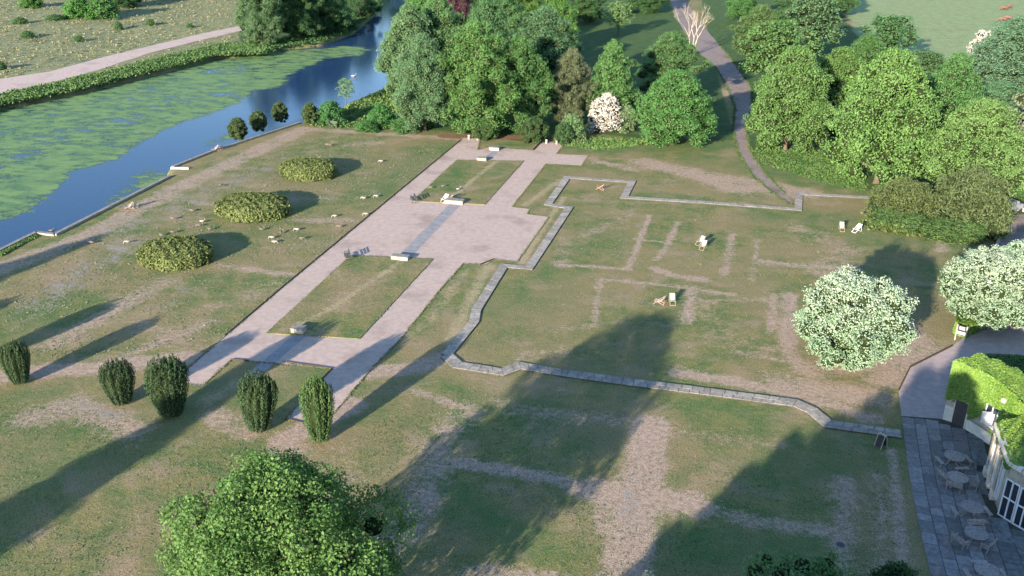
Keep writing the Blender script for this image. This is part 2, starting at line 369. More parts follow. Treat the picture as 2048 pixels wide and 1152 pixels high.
WOOD = GP([(760, 180), (640, 240), (900, 262), (1060, 285), (1180, 265), (1300, 280), (1470, 280), (1430, 130), (1340, 10), (1300, -120), (880, -120), (860, 60)])
WOOD2 = GP([(1480, 300), (1650, 350), (1740, 380), (2050, 450), (2400, 430), (2300, 160), (1900, 165), (1760, 130), (1690, 40), (1640, -120), (1380, -120), (1420, 90), (1490, 190)])
FARBANK = GP([(480, 110), (560, 95), (700, 65), (780, -10), (800, -120), (420, -120), (475, 0)])
SOIL = [([(890, 272), (960, 276), (1080, 272), (1170, 275)], 1.2, .8, 1), ([(955, 300), (935, 285)], .9, .6, .8)]
def masks(P):
    def acc(lst):
        m = np.zeros(len(P))
        for px, w, s, k in lst:
            g = GP(px)
            for a, b in zip(g[:-1], g[1:]): m = np.maximum(m, k*smooth(seg_dist(P, a, b), w, s))
        return m
    A = np.stack([acc(DRY), acc(LUSH), acc(STRAW)], 1)
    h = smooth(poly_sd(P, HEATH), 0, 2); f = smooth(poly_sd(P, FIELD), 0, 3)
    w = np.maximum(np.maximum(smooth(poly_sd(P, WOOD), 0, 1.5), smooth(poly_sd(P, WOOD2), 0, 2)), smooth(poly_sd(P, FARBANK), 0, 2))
    tr = np.zeros(len(P))
    g = GP([(0, 103), (120, 88), (250, 62), (360, 36), (470, 8)])
    for a, b in zip(g[:-1], g[1:]): tr = np.maximum(tr, .6*smooth(seg_dist(P, a, b), .6, .6))
    A[:, 2] = np.maximum(A[:, 2], tr)
    g = GP([(1700, 45), (1850, 60), (1990, 60)])
    for a, b in zip(g[:-1], g[1:]): A[:, 0] = np.maximum(A[:, 0], .5*smooth(seg_dist(P, a, b), 3, 4))
    return A, np.stack([h, f*(1-A[:, 0]), w], 1), np.stack([acc(GREY), acc(SOIL), np.zeros(len(P))], 1)

# ------------------------------------------------------------------ ground
def axis(a, b, step, lo, hi):
    c = list(np.arange(a, b, step)); s = step
    r = b
    while r < hi: c.append(r); s *= 1.12; r += s
    s = step; l = a-step
    pre = []
    while l > lo: pre.append(l); s *= 1.12; l -= s
    return np.array(pre[::-1]+c)
ys = np.concatenate([np.arange(-60, 40, 5), np.arange(40, 125, .42), np.arange(125, 200, .7), np.arange(200, 345, 1.5)])
yy = [345]; st = 2
while yy[-1] < 4000: st *= 1.25; yy.append(yy[-1]+st)
ys = np.concatenate([ys, yy])
xs = axis(-66, 66, .45, -4000, 4000)
XX, YY = np.meshgrid(xs, ys); P = np.stack([XX.ravel(), YY.ravel()], 1)
sdp = poly_sd(P, POND)
gz = np.where(sdp < 0, np.maximum(sdp*1.6, -2.2), 0)
bank_px = GP([(0, 209), (150, 180), (250, 155), (345, 132), (430, 109), (510, 104)])
und = .10*np.sin(P[:, 0]*.13+1.3*np.sin(P[:, 1]*.07))*np.sin(P[:, 1]*.11)+.05*np.sin(P[:, 0]*.31+2)*np.sin(P[:, 1]*.27)
hm = smooth(poly_sd(P, HEATH), -12, 8)
gz = gz-np.abs(und)*hm*3
nx, ny = len(xs), len(ys)
idx = np.arange(nx*ny).reshape(ny, nx)
F = np.stack([idx[:-1, :-1].ravel(), idx[:-1, 1:].ravel(), idx[1:, 1:].ravel(), idx[1:, :-1].ravel()], 1)
A, B, C_ = masks(P)
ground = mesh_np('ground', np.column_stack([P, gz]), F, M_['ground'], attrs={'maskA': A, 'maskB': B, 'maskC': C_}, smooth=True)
tag(ground, kind='structure')

def sheet(name, poly, z, mat, skirt=None, res=.5, kind='structure', with_masks=False):
    """flat polygon sheet; with_masks: cut on a grid and given the turf masks; skirt: depth of its sides"""
    bm = bmesh.new()
    A_ = sum(poly[i][0]*poly[(i+1) % len(poly)][1]-poly[(i+1) % len(poly)][0]*poly[i][1] for i in range(len(poly)))
    if A_ < 0: poly = poly[::-1]
    f = bm.faces.new([bm.verts.new((x, y, z)) for x, y in poly])
    if with_masks:
        x0, x1 = min(p[0] for p in poly), max(p[0] for p in poly); y0, y1 = min(p[1] for p in poly), max(p[1] for p in poly)
        bmesh.ops.triangulate(bm, faces=bm.faces[:])
        for q in np.arange(x0+res, x1, res): bmesh.ops.bisect_plane(bm, geom=bm.verts[:]+bm.edges[:]+bm.faces[:], plane_co=(q, 0, 0), plane_no=(1, 0, 0))
        for q in np.arange(y0+res, y1, res): bmesh.ops.bisect_plane(bm, geom=bm.verts[:]+bm.edges[:]+bm.faces[:], plane_co=(0, q, 0), plane_no=(0, 1, 0))
    if skirt:
        be = [e for e in bm.edges if e.is_boundary]
        r = bmesh.ops.extrude_edge_only(bm, edges=be)
        for v in r['geom']:
            if isinstance(v, bmesh.types.BMVert): v.co.z -= skirt
    bmesh.ops.recalc_face_normals(bm, faces=bm.faces[:])
    me = bpy.data.meshes.new(name); bm.to_mesh(me); bm.free(); me.materials.append(mat)
    if with_masks:
        n = len(me.vertices); co = np.empty(n*3, np.float32); me.vertices.foreach_get('co', co); co = co.reshape(-1, 3)
        a, b, c = masks(co[:, :2].astype(float))
        for k, v in (('maskA', a), ('maskB', b), ('maskC', c)):
            at = me.attributes.new(k, 'FLOAT_VECTOR', 'POINT'); at.data.foreach_set('vector', v.astype(np.float32).ravel())
    o = bpy.data.objects.new(name, me); COL.objects.link(o); tag(o, kind=kind); return o

GRAVEL_PX = [(925, 275), (912, 288), (740, 430), (563, 576), (450, 672), (372, 740), (366, 768), (405, 772), (462, 720), (497, 722.5), (664, 738), (571, 838), (622, 850), (665, 830), (745, 735),
             (800, 680), (882, 577), (927, 527), (972, 530), (988, 519), (1034, 524), (1098, 434), (1055, 428), (1059, 418), (1024, 414), (1092, 328), (1163, 332), (1177, 311), (1113, 308),
             (1128, 288), (1082, 282), (1066, 301), (1004, 296), (985, 293), (955, 300), (960, 278)]
sheet('gravel_path', GP(GRAVEL_PX), .006, M_['gravel'])
BED1 = [(914, 320), (1047, 322), (969, 409), (825, 402)]
BED2 = [(702, 511), (866, 518), (719, 677), (534, 666)]
for nm, px in (('lawn_bed', BED1), ('lawn_bed', BED2)):
    sheet(nm, GP(px, .08), .08, M_['ground'], skirt=.12, with_masks=True)
sheet('drive', GP([(1333, -30), (1348, 25), (1366, 60), (1395, 105), (1432, 135), (1455, 175), (1470, 215), (1466, 262), (1478, 310), (1506, 352), (1553, 392), (1590, 412), (1572, 388), (1533, 350),
                   (1502, 305), (1492, 262), (1505, 215), (1502, 175), (1472, 130), (1434, 84), (1402, 48), (1376, 8), (1364, -30)]), .008, M_['tarmac'])
tk = sheet('dirt_track', GP([(-150, 195), (0, 158), (100, 143), (200, 116), (300, 92), (400, 68), (492, 49), (560, 36), (560, 44), (492, 59), (400, 81), (300, 106), (200, 139), (100, 166), (0, 190), (-150, 225)]), .02, M_['track'])
sheet('forecourt', GP([(1803, 832), (1797, 782), (1820, 735), (1905, 692), (1955, 655), (2048, 605), (2400, 540), (2600, 800), (1990, 900), (1885, 840)]), .006, M_['forecourt'])
# gutter strips of grey stone between the plinths
for px in ([(786, 522), (815, 522), (925, 406), (905, 402)], [(490, 752), (520, 752), (612, 672), (590, 668)], [(960, 326), (972, 326), (1003, 298), (990, 297)]):
    sheet('stone_ramp', GP(px), .012, M_['gutter'])

# ------------------------------------------------------------------ water and pondweed
t = NT('pond_water')
n = t.noise(1.2, 3, .6, None, .2, ((1, 2.5, 1), .3)); n2 = t.noise(6, 2, .6)
p = t.pbr((.018, .05, .115), .07, .4, t.bump(t.math('ADD', n, t.math('MULTIPLY', n2, .5)), .22, .05)); p.inputs['IOR'].default_value = 1.33
water = sheet('water', GP([(-300, 670), (0, 515), (73, 480), (110, 478), (345, 362), (350, 342), (420, 312), (600, 254), (650, 243), (705, 210), (775, 180), (830, 130), (870, 60), (900, 0), (920, -70),
                           (780, -70), (760, -10), (735, 20), (690, 55), (640, 78), (560, 86), (510, 97), (430, 101), (345, 124), (250, 148), (150, 173), (0, 202), (-300, 262)]), -.9, t.m)
t = NT('pondweed_green'); n1 = t.noise(.35, 5, .65, None, .4, ((1, 1.8, 1), .25)); n2 = t.noise(2.2, 4, .7, None, 0, ((1, 2, 1), .25)); n3 = t.noise(9, 2, .7)
c = t.mix(t.ramp(n1, .35, .65), (.065, .145, .065), (.15, .245, .08)); c = t.mix(t.ramp(n2, .5, .75, 0, .6), c, (.24, .32, .12))
p = t.pbr(c, .7, .3, t.bump(n3, .3, .02))
al = t.ramp(t.math('ADD', t.attr('cover'), t.math('ADD', t.math('MULTIPLY', t.math('SUBTRACT', n2, .5), 1.6), t.math('MULTIPLY', t.math('SUBTRACT', n1, .5), 2.0))), .20, .66)
t.l(al, p.inputs['Alpha'])
weed_m = t.m
wx = np.arange(-175, 5, .7); wy = np.arange(78, 260, .7)
XW, YW = np.meshgrid(wx, wy); PW = np.stack([XW.ravel(), YW.ravel()], 1)
WEED = GP([(-200, 270), (0, 210), (150, 182), (250, 158), (345, 135), (430, 112), (510, 107), (600, 100), (690, 92), (740, 100), (720, 112), (650, 118), (620, 130), (575, 150), (560, 175), (505, 180), (480, 205), (440, 220), (330, 258),
           (270, 295), (230, 320), (140, 345), (105, 385), (70, 410), (35, 435), (0, 440), (-200, 520)], -.9)
cov = smooth(poly_sd(PW, WEED), 0, 1.2)*.68
for px, w, s, k in [([(380, 145), (500, 135)], 2.5, 2, -.12), ([(250, 200), (330, 190)], 3, 3, -.1), ([(90, 275), (280, 235)], 2, 2.5, -.2), ([(0, 330), (90, 290)], 2.5, 2, -.15), ([(380, 200), (470, 185)], 2.5, 2, -.15),
                    ([(240, 400), (300, 345)], 1.5, 1.5, .42), ([(300, 370), (330, 350)], 1.2, 1, .3), ([(420, 290), (460, 270)], 1.2, 1, .4), ([(640, 75), (720, 65)], 1.5, 1.5, .45), ([(700, 95), (735, 98)], 2, 1.5, .3), ([(480, 150), (580, 120)], 2, 2, -.1), ([(600, 100), (735, 88), (740, 105), (640, 118)], 1.5, 1.5, -.15), ([(500, 175), (560, 160)], 2, 2, .25), ([(520, 150), (640, 125)], 2, 2, .1),
                    ([(0, 410), (60, 370), (160, 310)], 2.5, 2, .2)]:
    g = GP(px, -.9)
    for a, b in zip(g[:-1], g[1:]): cov = cov+k*smooth(seg_dist(PW, a, b), w, s)
cov = np.where(poly_sd(PW, POND) < 0, cov, -1)
iw = np.arange(len(PW)).reshape(len(wy), len(wx)); Fw = np.stack([iw[:-1, :-1].ravel(), iw[:-1, 1:].ravel(), iw[1:, 1:].ravel(), iw[1:, :-1].ravel()], 1)
Fw = Fw[cov[Fw].max(1) > .02]
used, inv = np.unique(Fw, return_inverse=True); Fw = inv.reshape(Fw.shape)
weed = mesh_np('pondweed', np.column_stack([PW[used], np.full(len(used), -.893)]), Fw, weed_m, attrs={'cover': cov[used]})
tag(weed, 'mats of green pondweed floating on the blue pond', 'pondweed', kind='stuff')

# ------------------------------------------------------------------ foliage geometry
def leaf_quads(C, N, size, rnd=.75, asp=.62, tint=None, tipw=None, up=None):
    """one bent-free rhombic leaf per point, lying roughly across its normal"""
    n = len(C)
    N = N/np.linalg.norm(N, axis=1, keepdims=True)+RNG.normal(0, rnd*.6, (n, 3)); N /= np.linalg.norm(N, axis=1, keepdims=True)
    R = RNG.normal(size=(n, 3)) if up is None else up+RNG.normal(0, .25, (n, 3))
    U = R-(R*N).sum(1)[:, None]*N; U /= np.linalg.norm(U, axis=1, keepdims=True)+1e-9
    Vv = np.cross(N, U); s = size*RNG.uniform(.6, 1.3, n)[:, None] if np.isscalar(size) else size[:, None]
    V = np.stack([C-U*s*.5, C+Vv*s*asp*.5-U*s*.05, C+U*s*.5, C-Vv*s*asp*.5-U*s*.05], 1).reshape(-1, 3)
    F = np.arange(4*n).reshape(n, 4)
    at = {'tint': np.repeat(RNG.uniform(0, 1, n) if tint is None else tint, 4)}
    if tipw is not None: at['tipw'] = np.repeat(tipw, 4)
    return V, F, at
_ico = None
def ico():
    global _ico
    if _ico is None:
        bm = bmesh.new(); bmesh.ops.create_icosphere(bm, subdivisions=2, radius=1)
        _ico = (np.array([v.co[:] for v in bm.verts]), np.array([[v.index for v in f.verts] for f in bm.faces])); bm.free()
    return _ico
def lobed(env, h, w, z0, nl, lr, seed, asym=.25):
    """lobe centres (x,y,z,r) spread over the surface of an envelope env(f)->0..1 of width w between z0 and h"""
    r = np.random.default_rng(seed); L = []
    off = r.uniform(0, 6.28); ga = 2.399963
    for i in range(nl):
        f = (i+.5)/nl; f = f**.85
        R = env(f)*w/2; z = z0+f*(h-z0); rr = lr*w*r.uniform(.75, 1.3)*(.65+.5*env(f))
        a = off+i*ga+r.uniform(-.3, .3); k = max(R-rr*.75, 0)*(1+asym*r.uniform(-1, .6))
        L.append((k*math.cos(a), k*math.sin(a), min(z, h-rr*.75), rr))
    for f in (.25, .5, .72): L.append((0, 0, z0+f*(h-z0), max(env(f)*w*.33, .3)))
    return np.array(L)
def crown(name, lobes, n, leaf, mat, parent, rnd=.8, squash=.85, tipbias=None, asp=.62, up=None, core=.62, low=.25, shell=(.8, 1.08)):
    base = lobes; sub = []
    for q, l in enumerate(base):
        mm = int(10+RNG.integers(0, 7))
        for _ in range(mm):
            d = RNG.normal(size=3); d /= np.linalg.norm(d)
            if d[2] < -.5: d[2] *= -1
            e = RNG.uniform(.72, 1.04)*l[3]
            sub.append((l[0]+d[0]*e, l[1]+d[1]*e, max(l[2]+d[2]*e*squash, .15), l[3]*RNG.uniform(.24, .50)))
    lobes = np.array(sub)
    wts = lobes[:, 3]**2; k = RNG.choice(len(lobes), n*2, p=wts/wts.sum())
    D = RNG.normal(size=(n*2, 3)); D /= np.linalg.norm(D, axis=1, keepdims=True)
    rad = RNG.uniform(shell[0], shell[1], n*2)**.7
    # ruffled lobe surface
    ph = lobes[k, 0]*3+lobes[k, 1]*5
    ruff = 1+.10*np.sin(D[:, 0]*9+ph)*np.sin(D[:, 1]*8+ph*1.7)+.10*np.sin(D[:, 2]*10+ph*.6)
    C = lobes[k, :3]+D*(lobes[k, 3]*rad*ruff)[:, None]*np.array([1, 1, squash])
    fill = RNG.uniform(0, 1, len(C)) < .34; kb = RNG.choice(len(base), len(C), p=base[:, 3]**2/(base[:, 3]**2).sum())
    C = np.where(fill[:, None], base[kb, :3]+D*(base[kb, 3]*RNG.uniform(.70, .90, len(C)))[:, None]*np.array([1, 1, squash]), C)
    keep = np.ones(len(C), bool)
    for j, l in enumerate(base):
        d = np.linalg.norm((C-l[:3])/np.array([1, 1, squash]), axis=1)
        keep &= (d > l[3]*.62)
    keep &= (D[:, 2] > -.55) | (RNG.uniform(0, 1, len(C)) < low)
    C, D, k = C[keep][:n], D[keep][:n], k[keep][:n]
    lt = RNG.uniform(-.25, .25, len(lobes))
    tint = np.clip(RNG.uniform(.1, .9, len(C))*.8+lt[k]+.12, 0, 1)
    zr = (C[:, 2]-C[:, 2].min())/(np.ptp(C[:, 2])+1e-6)
    tw = None
    if tipbias is not None: tw = np.clip(RNG.normal(0, .22, len(C))+zr*1.0+tipbias+lt[k]*.6, 0, 1)
    V, F, at = leaf_quads(C, D+np.array([0, 0, .35]), leaf, rnd, asp, tint, tw, up)
    mi = np.zeros(len(F), int)
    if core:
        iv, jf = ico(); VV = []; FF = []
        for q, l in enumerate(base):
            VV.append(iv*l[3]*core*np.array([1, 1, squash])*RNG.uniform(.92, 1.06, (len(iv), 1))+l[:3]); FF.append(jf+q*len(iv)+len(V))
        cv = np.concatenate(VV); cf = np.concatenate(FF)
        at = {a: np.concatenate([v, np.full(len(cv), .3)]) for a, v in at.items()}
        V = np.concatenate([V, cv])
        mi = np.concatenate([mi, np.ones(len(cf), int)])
        return mesh_np(name, V, [F, cf], [mat, M_['inner_shade']], parent, mi, attrs=at)
    return mesh_np(name, V, F, mat, parent, attrs=at)
def trunk(parent, h, r, z0, spread, nb=6, mat=None, seed=1, name='trunk'):
    rr = random.Random(seed); m = MB()
    m.tube([(0, 0, -.2), (0, 0, .3), (.05, .03, z0), (.1, -.05, h*.7)], [r*1.5, r, r*.8, r*.25], 8)
    for i in range(nb):
        a = i*6.283/nb+rr.uniform(-.4, .4); z = z0*rr.uniform(.7, 1.3)+h*.1*rr.random(); L = spread*rr.uniform(.6, .9)
        m.tube([(0, 0, z), (math.cos(a)*L*.45, math.sin(a)*L*.45, z+L*.35), (math.cos(a)*L, math.sin(a)*L, z+L*rr.uniform(.5, .95))], [r*.5, r*.32, r*.1], 6)
    return m.build(name, mat or M_['bark'], parent, True)

E_round = lambda f: math.sqrt(max(0, 1-(2*f-1)**2))**.75
E_cone = lambda f: min(1, .62+f*1.6) * (1-f)**.55 * 1.05 if f > .0 else .6
E_egg = lambda f: (math.sin(math.pi*min(1, (f*.92+.08))**.8))**.7
E_dome = lambda f: math.sqrt(max(0, 1-f*f))
E_lime = lambda f: (.78+.22*f/.28) if f < .28 else max(0, math.cos((f-.28)/.72*math.pi/2))**.62
PROTO = {}
def proto(kind, h, w, z0, env, nl, lr, n, leaf, mat, seed, **kw):
    root = empty('tree', (0, 0, 0)); tr = kw.pop('trunk_r', w*.028); sp = kw.pop('spread', w*.36); nb = kw.pop('nb', 6)
    crown('crown', lobed(env, h, w, z0, nl, lr, seed, kw.pop('asym', .25)), n, leaf, mat, root, **kw)
    if tr: trunk(root, h, tr, max(z0*1.1, .8), sp, nb, seed=seed)
    PROTO[kind] = dict(root=root, h=h, w=w, used=False)
proto('lime1', 15, 12.5, .5, E_lime, 50, .13, 43065, .26, M_['f_lime'], 11)
proto('lime2', 15, 12.5, .6, E_lime, 64, .115, 43065, .26, M_['f_lime'], 12)
proto('cone', 15, 10, .8, E_cone, 52, .13, 33277, .26, M_['f_lime'], 13)
proto('beech', 16, 13, .8, E_egg, 85, .10, 41107, .28, M_['f_lime'], 14, asym=.55, asp=.42)
proto('open', 14, 11, 3, E_round, 34, .12, 6500, .42, M_['f_lime'], 15, asym=.6, core=.55, shell=(.4, 1.15))
proto('bush', 4, 5, 0, E_dome, 26, .17, 5000, .26, M_['f_lime'], 16, trunk_r=0)
proto('whitebeam', 9, 9.6, .8, E_round, 90, .095, 44000, .18, M_['f_beam'], 17, tipbias=-.06, asp=.55, asym=.28)
proto('blossom', 6, 6, .3, E_dome, 34, .14, 7000, .24, M_['f_blossom'], 18, trunk_r=.12, spread=1.5)
proto('sparse', 9, 6, 2, E_round, 22, .13, 2200, .34, M_['f_lime'], 19, asym=.5, core=.25, shell=(.3, 1.2))
proto('spikybush', 5, 9, 0, E_dome, 70, .10, 16000, .30, M_['f_yew'], 20, trunk_r=0, asp=.3, rnd=1.1, core=.6, asym=.4)

def place(kind, px, h, w, label, cat='tree', name=None, tint=(1, 1, 1), rz=None, group=None, xy=None, wy=None):
    p = PROTO[kind]
    if not p['used']: o = p['root']; p['used'] = True
    else: o = copy_tree(p['root'])
    o.name = name or 'tree'
    x, y = xy if xy else G(*px)
    o.location = (x, y, 0); o.rotation_euler = (0, 0, random.uniform(0, 6.28) if rz is None else rz)
    o.scale = (w/p['w'], (wy or w)/p['w'], h/p['h'])
    for c in o.children:
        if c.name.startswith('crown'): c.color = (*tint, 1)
    tag(o, label, cat, group); return o

# ------------------------------------------------------------------ trees
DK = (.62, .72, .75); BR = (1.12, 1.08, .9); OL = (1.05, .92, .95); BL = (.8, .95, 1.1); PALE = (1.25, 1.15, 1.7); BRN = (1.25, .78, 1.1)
T = place
T('lime1', (1570, 300), 15.4, 12.6, 'tall dense lime tree beside the drive, left-hand of the right-hand group', 'tree', 'lime_tree', (1.2, 1.12, 1.0))
T('lime2', (1752, 366), 18, 14.8, 'biggest bright green round-topped tree, in the middle of the right-hand group', 'tree', 'lime_tree', (1.25, 1.18, 1.0))
T('lime1', (1878, 322), 15.5, 11.5, 'mid green tree just behind and right of the biggest bright one', 'tree', 'lime_tree', (.85, .97, .9), wy=10)
T('lime2', (1938, 400), 13.2, 13, 'yellow-green round tree behind the dark yew at the right', 'tree', 'lime_tree', (1.35, 1.2, 1.1))
T('lime2', (1665, 262), 13.5, 12, 'bright rounded tree wedged behind the lime by the drive', 'tree', 'lime_tree', (1.05, 1.0, .8))
T('open', (1545, 182), 13, 13.5, 'open crowned tree with bare limbs showing, overhanging the drive bend', 'tree', 'broadleaf_tree', (1.0, 1.0, .95))
T('beech', (1515, 120), 12, 12, 'green tree behind the open crowned one, left of the pale leafless one', 'tree', 'broadleaf_tree', OL)
T('open', (1620, 118), 14, 13, 'grey-green thinning tree with bare twigs at the edge of the far field', 'tree', 'broadleaf_tree', (.95, .9, 1.3))
T('beech', (1600, 60), 12, 14, 'dark green tree at the top edge behind the thinning grey one', 'tree', 'broadleaf_tree', DK)
T('lime2', (755, -55), 18, 15, 'dark tree added past the top edge to darken the pond inlet, left of the darkest', 'tree', 'alder_tree', (.45, .6, .75))  # unseen tree added so the water mirrors dark crowns instead of sky
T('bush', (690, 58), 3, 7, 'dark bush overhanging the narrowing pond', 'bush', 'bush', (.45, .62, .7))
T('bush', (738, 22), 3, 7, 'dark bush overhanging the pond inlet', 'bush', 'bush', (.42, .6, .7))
T('beech', (860, -60), 17, 16, 'dark tree added past the top edge to block sky reflection in the pond inlet', 'tree', 'broadleaf_tree', (.5, .62, .75))  # unseen, added to keep bright sky out of the water below
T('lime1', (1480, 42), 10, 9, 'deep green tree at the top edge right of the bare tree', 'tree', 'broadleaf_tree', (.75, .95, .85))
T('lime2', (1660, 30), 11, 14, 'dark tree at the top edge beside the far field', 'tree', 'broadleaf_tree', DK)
T('open', (1768, 130), 10.5, 11, 'feathery blue-green tree standing at the edge of the field', 'tree', 'broadleaf_tree', (.75, .88, 1.0))
T('lime2', (1720, 175), 10, 10, 'low green tree between the feathery tree and the bright lime', 'tree', 'broadleaf_tree', (.85, .95, .85))
T('beech', (1905, 200), 6, 7, 'small near-black tree added for the shade in the gap by the large pale whitebeam', 'tree', 'broadleaf_tree', (.35, .5, .55))  # added tree; its near-black tint stands for shade between the crowns
T('open', (1850, 175), 7, 8, 'small feathery tree peeping over the biggest bright tree', 'tree', 'broadleaf_tree', (.8, .85, 1.0))
T('lime2', (2020, 195), 15, 17, 'large pale grey-green whitebeam at the right edge by the field', 'tree', 'whitebeam_tree', (1.15, 1.08, 1.9))
T('blossom', (1952, 150), 9, 6, 'white blossoming tree on the left flank of the large pale whitebeam', 'tree', 'blossom_tree', (.8, .8, .8))
T('lime2', (1985, 275), 9, 12, 'soft pale green tree in front of the large pale whitebeam', 'tree', 'broadleaf_tree', (.95, 1.0, 1.5))
T('open', (2062, 390), 15, 10, 'brownish half-leafed tree at the right edge', 'tree', 'broadleaf_tree', (1.9, 1.05, 2.0))
T('lime2', (2075, 400), 5, 7, 'low green shrub at the right edge above the small courtyard', 'shrub', 'shrub', (.8, .9, .8))
# middle
T('cone', (1220, 248), 13.6, 9.6, 'conical bright green tree directly behind the white blossom', 'tree', 'lime_tree', (.95, 1.02, .95))
T('beech', (1335, 205), 12.6, 12.5, 'loose crowned green tree behind the round one left of the drive', 'tree', 'broadleaf_tree', (.92, .95, 1.0))
T('lime2', (1345, 287), 11.3, 12.4, 'round bright green tree with a bare trunk foot, alone left of the drive', 'tree', 'lime_tree', (.88, 1.05, .9))
T('blossom', (1212, 262), 6, 6, 'white blossoming tree beside the yews at the head of the gravel path', 'tree', 'blossom_tree')
T('bush', (1250, 262), 4, 4.2, 'olive bush on the right flank of the white blossoming tree', 'shrub', 'shrub', (1.45, 1.1, 1.6))
T('beech', (1140, 250), 12.5, 7.5, 'brownish olive narrow tree left of the white blossoming tree', 'tree', 'broadleaf_tree', (1.35, .82, 1.35))
T('bush', (1142, 282), 4.0, 4.6, 'yellowish speckled shrub at the head of the right gravel path', 'shrub', 'shrub', (1.5, 1.25, 1.6))
# big grove
T('beech', (950, 268), 17.6, 14, 'broad feathery beech in the middle front of the big grove', 'tree', 'beech_tree', (.92, 1.0, .85), wy=11)
T('beech', (1035, 262), 15, 11, 'green beech at the right front of the big grove', 'tree', 'beech_tree', (.85, .95, .85))
T('lime1', (850, 262), 15, 10, 'greyish green tree at the left front of the big grove', 'tree', 'broadleaf_tree', (.98, .93, 1.35))
T('lime2', (822, 205), 17, 10.5, 'pale green tall tree on the waterside flank of the big grove', 'tree', 'broadleaf_tree', (1.15, 1.05, 1.45))
T('beech', (880, 190), 17.5, 13, 'mid green tree behind the front beech in the big grove', 'tree', 'broadleaf_tree', (1.05, 1.05, 1.2))
T('lime1', (850, 120), 16, 12, 'bright green tree at the upper left shoulder of the big grove', 'tree', 'broadleaf_tree', (.95, 1.1, .95))
T('lime2', (975, 190), 17, 12, 'dull green tree in the middle of the big grove below the purple one', 'tree', 'broadleaf_tree', (.78, .86, 1.05))
T('beech', (1085, 200), 16.5, 14, 'broad soft green tree on the right flank of the big grove', 'tree', 'broadleaf_tree', (.9, .92, 1.3))
T('lime1', (912, 158), 20, 7.6, 'dark purple leaved tree among the green crowns of the big grove', 'tree', 'copper_beech', (1.0, .17, .9))
T('lime2', (1000, 100), 14.5, 13, 'green tree right of the purple one in the big grove', 'tree', 'broadleaf_tree', (.95, 1.0, 1.1))
T('lime1', (1110, 105), 13, 12, 'vivid green tree at the top right of the big grove', 'tree', 'broadleaf_tree', (1.05, 1.12, .8))
T('beech', (960, 45), 13, 15, 'hazy green tree at the top edge above the purple one', 'tree', 'broadleaf_tree', (.95, 1.0, 1.3))
T('lime2', (1050, 35), 13, 12, 'vivid green tree at the top edge right of the grove', 'tree', 'broadleaf_tree', (1.1, 1.12, .8))
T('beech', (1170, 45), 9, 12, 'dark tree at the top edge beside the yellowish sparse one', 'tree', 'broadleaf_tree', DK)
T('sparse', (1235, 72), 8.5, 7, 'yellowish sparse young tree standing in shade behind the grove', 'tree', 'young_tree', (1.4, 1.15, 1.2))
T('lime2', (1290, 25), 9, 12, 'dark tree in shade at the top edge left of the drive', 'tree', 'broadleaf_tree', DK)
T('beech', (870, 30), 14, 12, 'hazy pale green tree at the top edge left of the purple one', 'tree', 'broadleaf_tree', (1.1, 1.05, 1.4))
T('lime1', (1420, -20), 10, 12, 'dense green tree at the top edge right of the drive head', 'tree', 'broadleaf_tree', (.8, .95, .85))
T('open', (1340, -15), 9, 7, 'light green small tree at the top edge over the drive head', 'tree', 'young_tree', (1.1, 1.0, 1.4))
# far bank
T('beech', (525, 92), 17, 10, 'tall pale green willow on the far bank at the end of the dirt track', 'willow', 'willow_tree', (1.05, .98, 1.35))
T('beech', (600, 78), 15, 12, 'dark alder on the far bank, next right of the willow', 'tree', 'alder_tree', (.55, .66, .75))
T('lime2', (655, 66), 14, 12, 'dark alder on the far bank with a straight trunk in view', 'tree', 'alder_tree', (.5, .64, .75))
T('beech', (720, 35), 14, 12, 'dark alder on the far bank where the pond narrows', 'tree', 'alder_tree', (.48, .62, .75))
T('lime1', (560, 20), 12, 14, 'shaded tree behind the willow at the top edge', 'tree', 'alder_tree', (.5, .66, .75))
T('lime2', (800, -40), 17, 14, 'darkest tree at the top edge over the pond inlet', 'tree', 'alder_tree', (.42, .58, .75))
# heath
T('bush', (160, 36), 5, 9, 'bright green thicket on the heath, left part of the thorn clump', 'thicket', 'thicket', (.85, 1.1, .8))
T('bush', (205, 36), 5.5, 9, 'bright green thicket on the heath, right part of the thorn clump', 'thicket', 'thicket', (.8, 1.0, .85))
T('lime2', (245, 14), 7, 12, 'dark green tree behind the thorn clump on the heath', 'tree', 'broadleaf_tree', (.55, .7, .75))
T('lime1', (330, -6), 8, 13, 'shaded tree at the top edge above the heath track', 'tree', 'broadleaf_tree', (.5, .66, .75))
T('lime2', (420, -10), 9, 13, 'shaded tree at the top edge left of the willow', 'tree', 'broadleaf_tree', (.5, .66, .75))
T('bush', (65, 14), 4, 7, 'bright green bush at the top left of the heath', 'bush', 'bush', (.85, 1.05, .8))
for px, h, w, l in [((40, 47), 1.5, 4, 'low grey-green gorse bush near the left edge of the heath'), ((55, 75), 1.5, 3.6, 'grey-green gorse bush left of the thin heath track'), ((237, 58), 1.7, 2.4, 'small green bush beside the thin heath track'),
                    ((301, 50), 1.5, 2.4, 'small dark bush above the dirt track on the open heath'), ((158, 82), 1.2, 2.6, 'faint green bush between thin track and dirt track'), ((-2, 138), 1.6, 3, 'small green bush at the left edge by the dirt track'),
                    ((380, 55), 1.0, 2, 'tiny brown-green bush just above the dirt track'), ((110, 40), 1.4, 5, 'low straggling bush left of the thorn clump')]:
    T('bush', px, h, w, l, 'bush', 'bush', (.9, .95, 1.1))
